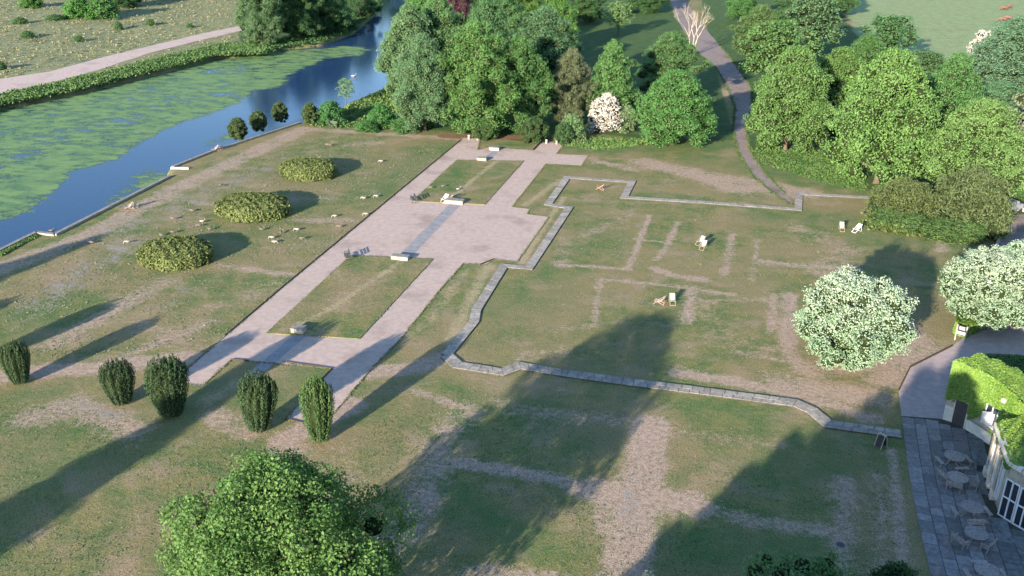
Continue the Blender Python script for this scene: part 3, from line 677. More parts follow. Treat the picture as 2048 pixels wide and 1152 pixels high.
# bank between pond and grove
T('bush', (662, 247), 3.6, 4.8, 'blue-green willow bush on the near bank beside the clipped yews', 'shrub', 'shrub', (.62, .88, .85))
T('sparse', (692, 208), 4.6, 3.4, 'pale wispy sapling on the near bank against the water', 'sapling', 'sapling', (1.5, 1.3, 1.9))
T('bush', (762, 252), 3.4, 4.6, 'green shrub at the foot of the grove, left end', 'shrub', 'shrub', (.65, .95, .8))
T('bush', (735, 262), 1.6, 4, 'low leafy shrub behind the top edge of the left lawn', 'shrub', 'shrub', (.7, .95, .8))
T('bush', (810, 262), 2.0, 5, 'leafy skirt shrub under the greyish tree of the grove', 'shrub', 'shrub', (.8, .95, .95))
# foreground and whitebeams
fg = empty('maple_tree', (-11.2, 38.6, 0)); tag(fg, 'big dark green maple in the bottom foreground, cut by the frame', 'tree')
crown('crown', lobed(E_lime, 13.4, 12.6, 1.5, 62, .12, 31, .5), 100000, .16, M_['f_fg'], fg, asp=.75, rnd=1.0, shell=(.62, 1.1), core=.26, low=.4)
trunk(fg, 12.5, .32, 3, 5, 10, seed=4)
T('whitebeam', (1690, 738), 8.3, 9.0, 'white-topped whitebeam standing alone on the lawn by the forecourt', 'tree', 'whitebeam_tree', (1, 1, 1), rz=.6)
T('whitebeam', (1968, 658), 7.4, 8.8, 'white-topped whitebeam at the right edge over the hedge', 'tree', 'whitebeam_tree', (1.02, 1.0, 1.0), rz=2.4)
T('whitebeam', (2050, 650), 8.2, 8.0, 'pale whitebeam crown cut by the right edge', 'tree', 'whitebeam_tree', (.92, .98, .95), rz=4.0)
T('spikybush', (1932, 455), 7.0, 11.2, 'dark spiky spreading yew at the right behind the shrub bank', 'yew', 'yew_bush', (1.35, 1.15, 1.2), wy=9)
T('spikybush', (1800, 440), 5.0, 8.2, 'olive brown shrub left of the spiky yew', 'shrub', 'yew_bush', (1.45, 1.2, 1.1), wy=8)
for i, (px, w) in enumerate([((1775, 452), 5), ((1825, 463), 5.5), ((1880, 472), 5.5), ((1930, 478), 5), ((1970, 470), 4)]):
    T('bush', px, 2.0, w, ['leafy laurel shrub at the left end of the shrub bank', 'laurel shrub second from the left in the shrub bank', 'laurel shrub below the gap between the two yews', 'laurel shrub at the foot of the spiky yew', 'laurel shrub at the right end of the shrub bank by the courtyard'][i],
      'shrub', 'laurel_shrub', (.85, .78, .75))
# dead tree
bt = empty('dead_tree', (*G(1382, 112), 0)); tag(bt, 'bare pale dead tree standing beside the drive', 'tree')
m = MB(); rr = random.Random(5)
def branch(m, p, d, L, r, depth):
    q = p+d*L; m.tube([p, p+d*L*.5+Vector((rr.uniform(-.1, .1), rr.uniform(-.1, .1), 0)), q], [r, r*.8, r*.55], 5)
    if depth:
        for _ in range(3 if depth > 1 else 4):
            e = (d+Vector((rr.uniform(-.6, .6), rr.uniform(-.6, .6), rr.uniform(-.1, .5)))).normalized(); branch(m, q, e, L*rr.uniform(.5, .8), r*.5, depth-1)
for dx in (-.25, .1, .35): branch(m, Vector((dx*.6, 0, 0)), Vector((dx*.6, rr.uniform(-.1, .1), 1)).normalized(), 4.2, .17, 4)
m.build('trunk', M_['pale_bark'], bt)
# trees outside the frame whose shadows lie in it
def off(kind, s, tip, h, w, label, tint=(1, 1, 1), xy=None):
    t0 = tip-h/math.tan(SUN_EL); a = SUN_AZ
    x = s*math.cos(a)+t0*math.sin(a); y = t0*math.cos(a)-s*math.sin(a)
    return T(kind, None, h, w, label, 'tree', 'broadleaf_tree', tint, xy=(x, y))
off('cone', -53.8, 52, 12.5, 7.0, 'tall pointed tree outside the left foot of the frame')
off('cone', -92, 68, 12, 7.5, 'tall pointed tree far outside the left side of the frame')
off('lime1', -15.5, 51, 9, 5, 'small tree outside the bottom of the frame')
off('lime2', -13.3, 60, 11, 6, 'middling filler tree added outside the bottom of the frame')  # unseen fillers from here to the tall slim one soften the shadow edge
off('lime1', -9.3, 70.5, 13, 6, 'slim filler tree added outside the bottom of the frame')
off('lime1', -4.4, 82, 15, 7, 'tall slim filler tree added outside the bottom of the frame')
off('lime2', -11.5, 66, 13, 7, 'round tree outside the bottom of the frame, leftmost of the row')
off('lime1', -7, 76, 14, 7, 'egg-shaped tree outside the bottom of the frame, second of the row')
off('lime2', -1.5, 91, 16, 8, 'round tree outside the bottom of the frame, third of the row')
off('lime1', 5, 91, 16, 9, 'egg-shaped tree outside the lower right of the frame')
off('lime2', 12, 92, 16, 9, 'round tree outside the lower right of the frame, next to the house')
off('lime1', 20, 94, 16, 10, 'egg-shaped tree beyond the right side of the house')
# tree tops breaking the bottom edge
def top_at(kind, px, z, w, label, tint, name='broadleaf_tree'):
    x, y = G(*px, z); return T(kind, None, z, w, label, 'tree', name, tint, xy=(x, y-w*.12))
top_at('open', (1560, 1118), 7, 5.5, 'feathery treetop breaking the bottom edge, left of the dark one', (1.0, 1.0, 1.2), 'feathery_tree')
top_at('open', (1660, 1130), 7, 4.5, 'dimmer feathery treetop at the bottom edge', (.8, .9, 1.0), 'feathery_tree')
top_at('bush', (1790, 1128), 4, 3.6, 'dark shrub top at the bottom edge beside the terrace', (.35, .45, .5), 'shrub')
top_at('blossom', (1300, 1147), 5, 2.6, 'white flowering shrub top just touching the bottom edge', (.9, .95, .8), 'blossom_tree')

# ------------------------------------------------------------------ Irish yews: bundles of upright shoots
def yew(h, w, seed, nshoot=110, per=170):
    r = np.random.default_rng(seed); Cs = []; Ns = []; tt = []
    for i in range(nshoot):
        a = i*2.399963+r.uniform(-.2, .2); q = math.sqrt((i+.5)/nshoot)
        top = h*(1-.15*q**5)*r.uniform(.88, 1.03)
        zs = np.linspace(.05, 1, per)**1.0*top
        f = zs/h
        env = w/2*np.where(f < .62, .36+.64*np.clip(f/.62, 0, 1)**.62, 1-.20*((f-.62)/.38)**2)
        R = env*q
        sw = .105*w/2.2*np.clip((top-zs)/(.14*h), .10, 1)*(.55+.45*np.clip(f/.5, 0, 1))
        keep = r.uniform(0, 1, per) < (1 if q > .72 else .35)
        keep |= zs > top-.8
        th = r.uniform(0, 6.28, per)
        x = np.cos(a)*R+np.cos(th)*sw; y = np.sin(a)*R+np.sin(th)*sw
        Cs.append(np.stack([x, y, zs], 1)[keep]); Ns.append(np.stack([np.cos(th)+.3*np.cos(a), np.sin(th)+.3*np.sin(a), np.full(per, .15)], 1)[keep])
        tt.append(np.clip(r.uniform(-.2, .3)+.45*f+r.uniform(-.2, .2, per), 0, 1)[keep])
    C = np.concatenate(Cs); N = np.concatenate(Ns); tint = np.concatenate(tt)
    return leaf_quads(C, N, .16, .5, .45, tint, up=np.array([0, 0, 1.0]))
YM = {}
def place_yew(px, h, w, key, seed, label, rz=0, tint=(1, 1, 1), lean=(0, 0), group=None, xy=None):
    x, y = xy or G(*px); root = empty('irish_yew', (x, y, 0), rz); root.rotation_euler = (lean[0], lean[1], rz)
    if key not in YM:
        V, F, at = yew(5.2, 3.0, seed)
        iv, jf = ico(); cv = iv*np.array([1.36, 1.36, 2.35])+np.array([0, 0, 2.45]); cv[:, :2] *= (.36+.64*np.clip(cv[:, 2:]/3.2, 0, 1)**.7)
        at = {k: np.concatenate([v, np.full(len(cv), .2)]) for k, v in at.items()}
        o = mesh_np('foliage', np.concatenate([V, cv]), [F, jf+len(V)], [M_['f_yew'], M_['inner_shade']], root, np.concatenate([np.zeros(len(F), int), np.ones(len(jf), int)]), attrs=at)
        m = MB(); m.tube([(0, 0, -.1), (0, 0, .5), (0, 0, 1.2)], [.2, .16, .1], 8); tk_ = m.build('trunk', M_['bark'], root, True)
        sk = MB()
        YM[key] = (o, tk_)
    else:
        for c in YM[key]: d = c.copy(); COL.objects.link(d); d.parent = root
    for c in root.children:
        if c.name.startswith('foliage'): c.color = (*tint, 1)
    root.scale = (w/3.0, w/3.0, h/5.2); tag(root, label, 'yew', group); return root
YG = 'clipped yews along the lower path'
place_yew((42, 766), 3.8, 2.4, 'a', 1, 'small dark columnar yew at the far left of the lower row', .3, (.7, .76, .8), group=YG, lean=(0, -.03))
place_yew((245, 806), 3.9, 2.7, 'b', 2, 'rounded columnar yew second from the left in the lower row', 1.2, (.52, .6, .7), group=YG, lean=(0, -.05))
place_yew((343, 830), 5.1, 3.3, 'a', 1, 'broadest columnar yew, third from the left in the lower row', 2.2, (.56, .68, .74), group=YG, lean=(0, -.04))
place_yew((517, 860), 4.9, 3.0, 'b', 2, 'dark columnar yew leaning left, fourth in the lower row', 3.1, (.6, .7, .74), group=YG, lean=(0, -.07))
place_yew((640, 882), 5.4, 2.5, 'a', 1, 'tall light green columnar yew at the right end of the lower row', 4.4, (1.05, 1.2, .95), group=YG)
place_yew(None, 4.0, 2.8, 'b', 2, 'columnar yew just outside the left edge of the frame', 0, xy=(-46.2, 73.0), group=YG)
place_yew(None, 4.0, 2.8, 'a', 1, 'columnar yew well outside the left edge of the frame', 0, xy=(-56.5, 73.5), group=YG)
def place_round_yew(px, h, w, label, tint, group=None, i=[0]):
    root = empty('clipped_yew', (*G(*px), 0), i[0]*1.3); i[0] += 1
    L = lobed(lambda f: (math.sin(math.pi*(f*.86+.12)))**.6, h, w, 0.0, 40, .13, 40+i[0], .08)
    crown('foliage', L, 5200, .2, M_['f_yew'], root, rnd=.7, asp=.35, up=np.array([0, 0, 1.0]), core=.85)
    for c in root.children: c.color = (*tint, 1)
    tag(root, label, 'yew', group)
PG = 'clipped yews by the pond'
place_round_yew((477, 278), 3.3, 3.0, 'leftmost of the clipped round yews on the pond edge', (1.0, 1.05, 1.1), PG)
place_round_yew((518, 261), 3.2, 2.9, 'second clipped round yew on the pond edge', (1.0, 1.05, 1.1), PG)
place_round_yew((561, 244), 3.3, 2.8, 'third clipped round yew on the pond edge, by the corner of the pond', (1.0, 1.05, 1.1), PG)
place_round_yew((621, 248), 3.5, 2.8, 'clipped round yew beside the blue-green willow bush', (1.25, 1.3, 1.1), PG)
place_round_yew((1068, 284), 3.6, 4.6, 'dark vase-shaped yew between the two gravel path heads', (.9, 1.3, 1.2))
place_round_yew((1128, 288), 3.4, 3.2, 'dark yew behind the yellowish shrub at the right path head', (.8, 1.25, 1.25))
place_round_yew((972, 277), 3.0, 4.4, 'rounded green bush beside the left path head', (1.2, 1.7, 1.3))

# three clipped shrub mounds
def mound(px, w, d, h, seed, label):
    root = empty('shrub_mound', (*G(*px), 0), math.radians(-14)); r = np.random.default_rng(seed)
    n = 9500; th = r.uniform(0, 6.28, n); q = np.sqrt(r.uniform(0, 1, n)); side = r.uniform(0, 1, n) < .32
    q = np.where(side, r.uniform(.93, 1.02, n), q)
    z = h*(1-.30*q**4); z = np.where(side, r.uniform(.05, .75, n)*h, z)+r.normal(0, .05, n)+.13*np.sin(np.cos(th)*q*w*1.9+seed)*np.sin(np.sin(th)*q*d*2.3)
    wob = 1+.03*np.sin(th*5+seed)+.02*np.sin(th*9)
    C = np.stack([np.cos(th)*q*w/2*wob, np.sin(th)*q*d/2*wob, z], 1)
    N = np.stack([np.cos(th)*q**3*1.2, np.sin(th)*q**3*1.2, np.where(side, .2, 1.0)], 1)
    V, F, at = leaf_quads(C, N, .34, 1.1, .5)
    iv, jf = ico(); cv = iv*np.array([w/2*.97, d/2*.97, h*.92]); cv[:, 2] = np.clip(cv[:, 2]*1.4, -.1, h*.88)
    at = {k: np.concatenate([v, np.full(len(cv), .2)]) for k, v in at.items()}
    mesh_np('foliage', np.concatenate([V, cv]), [F, jf+len(V)], [M_['f_shrub'], M_['inner_shade']], root, np.concatenate([np.zeros(len(F), int), np.ones(len(jf), int)]), attrs=at)
    tag(root, label, 'shrub', 'low clipped shrub mounds on the left lawn')
mound((353, 519), 7.9, 6.9, 1.75, 1, 'nearest low clipped shrub mound on the left lawn')
mound((508, 426), 9.0, 7.6, 1.8, 2, 'middle and widest low clipped shrub mound on the left lawn')
mound((618, 350), 7.8, 6.4, 1.8, 3, 'farthest low clipped shrub mound on the left lawn')

# ------------------------------------------------------------------ scattered small growth (uncountable)
def scatter(name, n, region, h, mat, leaf, k, label, cat, dens=None, z=0.0, avoid=None, seed=3, tint=(1, 1, 1)):
    r = np.random.default_rng(seed); reg = np.array(region)
    Pn = np.stack([r.uniform(reg[:, 0].min(), reg[:, 0].max(), n*6), r.uniform(reg[:, 1].min(), reg[:, 1].max(), n*6)], 1)
    Pn = Pn[poly_sd(Pn, region) < 0]
    cl = np.sin(Pn[:, 0]*.35+2*np.sin(Pn[:, 1]*.21))*np.sin(Pn[:, 1]*.4+1.5*np.sin(Pn[:, 0]*.17))
    Pn = Pn[r.uniform(-1, 1.1, len(Pn)) < (cl if dens is None else dens)][:n]
    for a in avoid or []: Pn = Pn[poly_sd(Pn, a) > .3]
    m = len(Pn); s = np.repeat(r.uniform(.5, 1.4, m), k)
    C = np.repeat(np.column_stack([Pn, np.full(m, z)]), k, 0)+np.stack([r.normal(0, 1, m*k)*h*.7*s, r.normal(0, 1, m*k)*h*.7*s, r.uniform(.1, .8, m*k)*h*s], 1)
    V, F, at = leaf_quads(C, np.column_stack([r.normal(size=(m*k, 2)), np.full(m*k, .8)]), leaf*s, .8, .6, np.clip(np.repeat(r.uniform(0, 1, m), k)+r.normal(0, .1, m*k), 0, 1))
    o = mesh_np(name, V, F, mat, attrs=at); o.color = (*tint, 1); tag(o, label, cat, kind='stuff'); return o
gp = GP(GRAVEL_PX)
LAWN_L = GP([(-40, 600), (40, 520), (200, 470), (620, 265), (900, 290), (740, 430), (450, 670), (300, 700), (-60, 740)])
LAWN_R = GP([(1150, 330), (1240, 320), (1560, 420), (1740, 420), (1780, 560), (1560, 760), (920, 700), (1120, 440)])
LAWN_F = GP([(-60, 800), (250, 830), (640, 920), (900, 760), (1000, 790), (1750, 890), (1840, 1160), (-60, 1160)])
scatter('lawn_weeds', 6000, LAWN_L, .06, M_['f_weed'], .10, 5, 'small daisy weeds and tufts over the left lawn', 'weeds', seed=3)
scatter('lawn_weeds', 4000, LAWN_R, .04, M_['f_weed'], .08, 4, 'tiny tufts over the right lawn', 'weeds', seed=4)
scatter('lawn_weeds', 9000, LAWN_F, .045, M_['f_weed'], .07, 4, 'short tufts over the near lawn', 'weeds', seed=5, tint=(.7, .8, .7))
scatter('heath_grass', 20000, HEATH, .20, M_['f_dry'], .38, 4, 'rough tussock grass over the heath beyond the pond', 'grass', dens=.35, avoid=[GP([(-150, 195), (0, 158), (200, 116), (400, 68), (560, 40), (560, 42), (400, 81), (200, 139), (0, 190), (-150, 225)])], seed=6)
bankp = GP([(-150, 232), (0, 192), (100, 172), (250, 138), (350, 112), (440, 92), (520, 84), (530, 108), (430, 112), (345, 134), (250, 157), (150, 182), (0, 211), (-150, 255)])
scatter('bank_plants', 9000, bankp, .65, M_['f_reed'], .42, 7, 'nettles and reeds along the far bank of the pond', 'bank plants', dens=1.0, seed=8, tint=(.8, .85, 1.0))
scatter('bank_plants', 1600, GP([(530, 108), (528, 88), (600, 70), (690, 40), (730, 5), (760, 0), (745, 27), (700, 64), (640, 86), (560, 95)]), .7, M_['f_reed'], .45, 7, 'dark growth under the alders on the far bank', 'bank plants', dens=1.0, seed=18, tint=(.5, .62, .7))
nb = GP([(640, 240), (700, 210), (770, 180), (830, 190), (840, 262), (700, 258), (620, 252)])
scatter('bank_plants', 900, nb, .4, M_['f_reed'], .42, 6, 'rough growth on the near bank below the grove', 'bank plants', dens=.2, seed=9)
scatter('bank_plants', 700, GP([(0, 508), (70, 470), (72, 474), (0, 514)])+[], .12, M_['f_reed'], .2, 5, 'weeds growing on the pond wall', 'bank plants', dens=1, seed=10, z=.05)
scatter('undergrowth', 1500, GP([(1120, 290), (1140, 275), (1300, 280), (1290, 290), (1200, 300)]), .25, M_['f_reed'], .35, 5, 'lush grass under the white blossoming tree', 'grass', dens=1, seed=11)
scatter('undergrowth', 2600, GP([(1500, 300), (1640, 300), (1740, 372), (1720, 385), (1640, 365), (1530, 330)]), .13, M_['f_reed'], .26, 5, 'rough grass at the feet of the lime trees', 'grass', dens=1, seed=12, tint=(.75, .8, .8))
scatter('laurel_edge', 1500, GP([(1745, 445), (1760, 420), (1990, 440), (1985, 478), (1900, 478), (1750, 462)]), .9, M_['f_reed'], .4, 8, 'leafy ground cover of the shrub bank', 'shrubs', dens=1, seed=13, tint=(1.0, .78, .8))

# ragged turf along the gravel edges
def fringe(name, polys, per_m, spread, leaf, mat, label, cat, seed, tint):
    r = np.random.default_rng(seed); C = []
    for poly, closed in polys:
        pts = poly+[poly[0]] if closed else poly
        for a, b in zip(pts[:-1], pts[1:]):
            L = math.dist(a, b); n = int(L*per_m); t_ = r.uniform(0, 1, n); w = spread*(.5+.5*np.sin(t_*L*1.7+seed)*np.sin(t_*L*.63))
            C.append(np.stack([a[0]+(b[0]-a[0])*t_+r.normal(0, 1, n)*w, a[1]+(b[1]-a[1])*t_+r.normal(0, 1, n)*w, r.uniform(.01, .07, n)], 1))
    C = np.concatenate(C); V, F, at = leaf_quads(C, np.column_stack([r.normal(size=(len(C), 2))*.6, np.ones(len(C))]), leaf, .7, .6)
    o = mesh_np(name, V, F, mat, attrs=at); o.color = (*tint, 1); tag(o, label, cat, kind='stuff')
fringe('turf_fringe', [(gp, True), (GP(BED1), True), (GP(BED2), True)], 46, .13, .13, M_['f_dry'], 'ragged turf creeping over the edges of the gravel', 'grass', 3, (.75, .85, .8))
fringe('turf_fringe', [(GP([(1362, 60), (1395, 105), (1432, 135), (1455, 175), (1470, 215), (1466, 262), (1478, 310), (1506, 352), (1553, 392), (1590, 412)]), False), (GP([(1572, 388), (1533, 350), (1502, 305), (1492, 262), (1505, 215), (1502, 175), (1472, 130), (1434, 84)]), False)], 40, .3, .22, M_['f_reed'], 'ragged verge along the drive', 'grass', 4, (.8, .75, .8))

# ------------------------------------------------------------------ walls, edging, plinths
def wall_thing(name, label, cat, pts, w, z0, z1, mat, cap=None, seglen=2.4, piece='wall_section'):
    root = empty(name, (0, 0, 0)); tag(root, label, cat)
    for a, b in zip(pts[:-1], pts[1:]):
        L = math.dist(a, b); k = max(1, round(L/seglen)); ang = math.atan2(b[1]-a[1], b[0]-a[0])
        for i in range(k):
            c = [(a[j]+(b[j]-a[j])*(i+.5)/k) for j in (0, 1)]
            m = MB(); m.box((c[0], c[1], (z0+z1)/2), (L/k-.012, w, z1-z0), ang); m.build(piece, mat, root)
            if cap:
                m = MB(); m.box((c[0], c[1], z1+cap/2+.002), (L/k-.03, w+.1, cap), ang); m.build('coping_stone', M_['coping'], root)
    return root
wall_thing('pond_wall', 'low stone wall holding the left lawn above the pond', 'wall', GP([(-200, 588), (0, 503), (73, 467), (110, 471.5), (340, 354)]), .38, -2, .16, M_['stone'], .1)
wall_thing('pond_wall', 'stone wall of the jutting bay along the upper pond edge', 'wall', GP([(375, 338), (420, 313), (600, 248)]) if False else GP([(345, 336), (420, 306), (600, 247)]), .38, -2, .16, M_['stone'], .1)
wall_thing('pond_wall', 'white rendered end wall of the bay jutting into the pond', 'wall', GP([(342, 337), (378, 338)]), .4, -2, .2, M_['white_wall'])
def edging(label, px, h=.16, w=.07):  # along the turf, these added dark strips stand for its shadow line
    root = empty('turf_edging', (0, 0, 0)); tag(root, label, 'edging'); g = GP(px)
    for a, b in zip(g[:-1], g[1:]):
        L = math.dist(a, b); m = MB(); m.box(((a[0]+b[0])/2, (a[1]+b[1])/2, h/2-.05), (L, w, h+.1), math.atan2(b[1]-a[1], b[0]-a[0])); m.build('edging_strip', M_['edging'], root)
edging('dark strip for the shaded turf edge along the left side of the long gravel path', [(922, 280), (912, 288), (740, 430), (563, 576), (450, 672)], .12, .06)
edging('dark strip for the shaded turf edge round the small far corner lawn', [(1082, 283), (1066, 301)], .2)
edging('dark strip for the shaded turf edge of the near lawn between the two path arms', [(462, 720), (497, 722.5)], .14)
edging('dark strip for the shaded turf edge across the gravel crossing, near side', [(566, 724), (664, 738), (600, 805)], .12, .05)
edging('dark strip for the shaded turf edge at the lower end of the gravel path', [(571, 838), (622, 850)], .1)
edging('dark strip for the shaded turf edge beside the plaza', [(960, 530), (988, 519)], .14)
edging('dark kerb line on the left side of the forecourt', [(1797, 782), (1820, 735), (1905, 692)], .1, .1)
def plinth(px, w, d, h, rz, label, cap=True):
    root = empty('stone_plinth', (*G(*px), 0), rz); tag(root, label, 'plinth', 'stone plinths along the garden axis')
    m = MB(); m.box((0, 0, h/2-.1), (w, d, h+.2)); m.build('block', M_['stone'], root, bevel=.02)
    m = MB(); m.box((0, 0, h+.045), (w+.08, d+.08, .08)); m.build('capstone', M_['coping'], root, bevel=.02)
A14 = math.radians(-13)
plinth((801, 519), 1.9, .8, .42, A14, 'pale stone plinth at the middle of the gravel plaza, near side')
plinth((909, 406), 2.4, 1.0, .42, A14, 'pale stone plinth beside the white deckchairs')
plinth((964, 321), 1.4, .7, .4, A14, 'small pale stone plinth at the foot of the far lawn bed')
plinth((989, 300), 1.5, .7, .4, A14, 'small pale stone plinth on the bare soil by the far path crossing')
plinth((598, 664), 1.2, .9, .45, A14, 'shaded stone plinth at the lower lawn bed')
for px, l in [((937.5, 278), 'left stone bollard at the head of the left path'), ((955, 280), 'right stone bollard at the head of the left path'), ((1092.5, 287), 'left stone bollard at the head of the right path'), ((1113, 288), 'right stone bollard at the head of the right path')]:
    root = empty('stone_bollard', (*G(*px), 0)); tag(root, l, 'bollard', 'stone bollards closing the path heads')
    m = MB(); m.box((0, 0, .25), (.26, .26, .56)); m.build('post', M_['stone'], root, bevel=.02)
    m = MB(); m.box((0, 0, .58), (.32, .32, .08)); m.build('cap', M_['white_wall'], root, bevel=.02)

# ------------------------------------------------------------------ flagstone walkway
def slab(root, quad, z0, z1, mat='slab', gap=.018):
    c = (sum(p[0] for p in quad)/4, sum(p[1] for p in quad)/4)
    q = []
    for p in quad:
        d = math.dist(p, c); q.append((c[0]+(p[0]-c[0])*(1-gap/d*1.6), c[1]+(p[1]-c[1])*(1-gap/d*1.3)))
    m = MB(); m.prism(q, z0, z1+random.uniform(-.008, .012)); return m.build('slab', M_[mat], root)
def walkway(label, px, w, courses, zt=.13):
    root = empty('flagstone_walkway', (0, 0, 0)); tag(root, label, 'stone path'); g = [Vector(p) for p in GP(px)]
    n = len(g); nor = []
    for i in range(n):
        a = (g[i]-g[i-1]).normalized() if i else (g[1]-g[0]).normalized(); b = (g[i+1]-g[i]).normalized() if i < n-1 else a
        t_ = (a+b).normalized(); k = 1/max(.5, t_.dot(a)); nor.append(Vector((-t_.y, t_.x))*k)
    bed = MB()
    for i in range(n-1):
        a0, a1 = g[i]-nor[i]*w/2, g[i]+nor[i]*w/2; b0, b1 = g[i+1]-nor[i+1]*w/2, g[i+1]+nor[i+1]*w/2
        bed.prism([tuple(a0), tuple(b0), tuple(b1), tuple(a1)], -.1, zt-.03)
        for c in range(courses):
            f0, f1 = c/courses, (c+1)/courses; L = (g[i+1]-g[i]).length; t = 0
            while t < L-.05:
                s = min(random.uniform(.75, 1.35), L-t); s = L-t if L-t-s < .35 else s
                k0, k1 = t/L, (t+s)/L
                A0 = a0.lerp(a1, f0).lerp(b0.lerp(b1, f0), k0); A1 = a0.lerp(a1, f1).lerp(b0.lerp(b1, f1), k0)
                B0 = a0.lerp(a1, f0).lerp(b0.lerp(b1, f0), k1); B1 = a0.lerp(a1, f1).lerp(b0.lerp(b1, f1), k1)
                slab(root, [tuple(A0), tuple(B0), tuple(B1), tuple(A1)], zt-.06, zt); t += s
    bed.build('mortar_bed', M_['joint'], root)
walkway('far run of the raised flagstone walkway, zigzagging beside the gravel plaza to the yews', [(1738, 396), (1598, 389), (1596, 420), (1410, 406), (1248, 396), (1264, 365), (1134, 356), (1096, 410), (1138, 417), (1058, 537), (1008, 533), (952, 622), (948, 645), (893, 712)], 1.0, 1)
walkway('near run of the raised flagstone walkway, curving across the lawn to the terrace', [(893, 712), (915, 732), (1005, 746), (1040, 733), (1135, 749), (1245, 764), (1420, 786), (1590, 808), (1625, 824), (1656, 850), (1802, 870)], 1.2, 2)

# ------------------------------------------------------------------ terrace
TE = [Vector(G(*p)) for p in [(1803, 832), (1818, 930), (1840, 1040), (1866, 1170)]]
BW = GP([(1885, 838), (1899, 842), (1923, 854), (1952, 868), (1974, 884), (1990, 900), (2022, 935), (2052, 975), (2075, 1020)])
BW2 = GP([(1973, 948), (1986, 994), (1999, 1032), (2050, 1062), (2110, 1090)])
TERR = [tuple(v) for v in TE]+GP([(2300, 1240), (2300, 1000), (2048, 1050), (1998, 1030), (1972, 945), (1990, 900), (1952, 866), (1899, 841), (1885, 838)])
sheet('terrace', TERR, .012, M_['joint'])
trr = empty('terrace_paving', (0, 0, 0)); tag(trr, 'terrace of large grey flagstones beside the ivy-clad house', 'paving', kind=None)
d0 = (TE[3]-TE[0]).normalized(); n0 = Vector((-d0.y, d0.x)); n0 = n0 if n0.x > 0 else -n0
LT = (TE[3]-TE[0]).length
def edge_off(t):   # the left edge is slightly bowed
    return -.25*math.sin(math.pi*min(1, max(0, t/LT)))
cols = [0, .95, 1.8, 2.75, 3.6]; x = 3.6
while x < 16: x += random.uniform(.8, 1.15); cols.append(x)
rest = MB(); rest2 = MB(); count = 0
for ci in range(len(cols)-1):
    t = random.uniform(0, .5)
    while t < LT+1:
        s = random.uniform(.65, 1.35); u0, u1 = cols[ci], cols[ci+1]
        c = TE[0]+d0*(t+s/2)+n0*((u0+u1)/2)
        if poly_sd(np.array([[c.x, c.y]]), TERR)[0] < -.3 and t+s < LT+.6:
            q = [tuple(TE[0]+d0*a+n0*(b+edge_off(a))) for a, b in ((t, u0), (t+s, u0), (t+s, u1), (t, u1))]
            slab(trr, q, -.05, .05, 'terrace_slab' if ci < 5 else 'slab_dark', .02); count += 1
        t += s
print('terrace slabs', count)

# ------------------------------------------------------------------ ivy-clad house
house = empty('ivy_clad_house', (*BW[0], 0)); tag(house, 'pale stone house with a curved ivy-covered end wall and white windows by the terrace', 'house')
hx, hy = BW[0]
def loc(p): return (p[0]-hx, p[1]-hy)
back = GP([(1912, 690), (2200, 740), (2600, 900), (2500, 1100)], 0)
W1 = [loc(p) for p in BW]; W2 = [loc(p) for p in BW2]
H1, H2 = 5.0, 4.0
backl = [(W1[0][0]+6.5, W1[0][1]+1.2), (W1[0][0]+16, W1[0][1]-3), (W1[0][0]+22, W1[0][1]-22)]
m = MB(); m.prism(W1+[(p[0]+2.5, p[1]+1.3) for p in W1[::-1]], -.1, H1); m.build('wall', M_['stone'], house)
m = MB(); m.prism(W2+[(W2[-1][0]+10, W2[-1][1]+3), (W1[-1][0]+7, W1[-1][1]-1.5), (W1[-1][0]-.02, W1[-1][1]-.1)], -.1, H2); m.build('bay_wall', M_['stone'], house)
m = MB(); m.prism([(p[0]+.25, p[1]+.12) for p in W1]+[(p[0]+2.3, p[1]+1.2) for p in W1[::-1]], H1+.01, H1+.12); m.build('roof', M_['roof'], house)
m = MB(); m.prism([(p[0]+.3, p[1]+.1) for p in W2]+[(W2[-1][0]+9, W2[-1][1]+2.5), (W1[-1][0]+6.8, W1[-1][1]-1.7)], H2+.01, H2+.12); m.build('roof', M_['roof'], house)
def along(Wl, s):
    for a, b in zip(Wl[:-1], Wl[1:]):
        L = math.dist(a, b)
        if s <= L: t = s/L; d = ((b[0]-a[0])/L, (b[1]-a[1])/L); return (a[0]+d[0]*s, a[1]+d[1]*s), d
        s -= L
    return b, d
def wall_piece(Wl, s0, s1, z0, z1, out_, th, mat, name, parent=house):
    (a, d), (b, _) = along(Wl, s0), along(Wl, s1); n = (d[1], -d[0])       # outward (towards the terrace)
    if n[0] > 0 : n = (-n[0], -n[1])
    L = math.dist(a, b); ang = math.atan2(b[1]-a[1], b[0]-a[0]); c = ((a[0]+b[0])/2+n[0]*out_, (a[1]+b[1])/2+n[1]*out_, (z0+z1)/2)
    m = MB(); m.box(c, (L, th, z1-z0), ang); return m.build(name, M_[mat], parent)
dz = wall_piece(W1, .75, 1.75, .02, 2.1, .02, .1, 'door', 'door')
wall_piece(W1, .66, .74, .02, 2.2, .04, .14, 'white_wall', 'door_jamb'); wall_piece(W1, 1.76, 1.84, .02, 2.2, .04, .14, 'white_wall', 'door_jamb'); wall_piece(W1, .0, .65, .0, 1.3, .02, .08, 'white_wall', 'plinth_course')
wall_piece(W1, 1.85, 4.4, .0, .9, .02, .08, 'white_wall', 'plinth_course')
wd = wall_piece(W1, 3.3, 4.6, 1.7, 3.0, .05, .08, 'dark_glass', 'window')
wall_piece(W1, 3.25, 3.33, 1.65, 3.05, .10, .12, 'white_paint', 'window_frame'); wall_piece(W1, 4.57, 4.65, 1.65, 3.05, .10, .12, 'white_paint', 'window_frame'); wall_piece(W1, 3.9, 3.98, 1.65, 3.05, .12, .12, 'white_paint', 'window_frame')
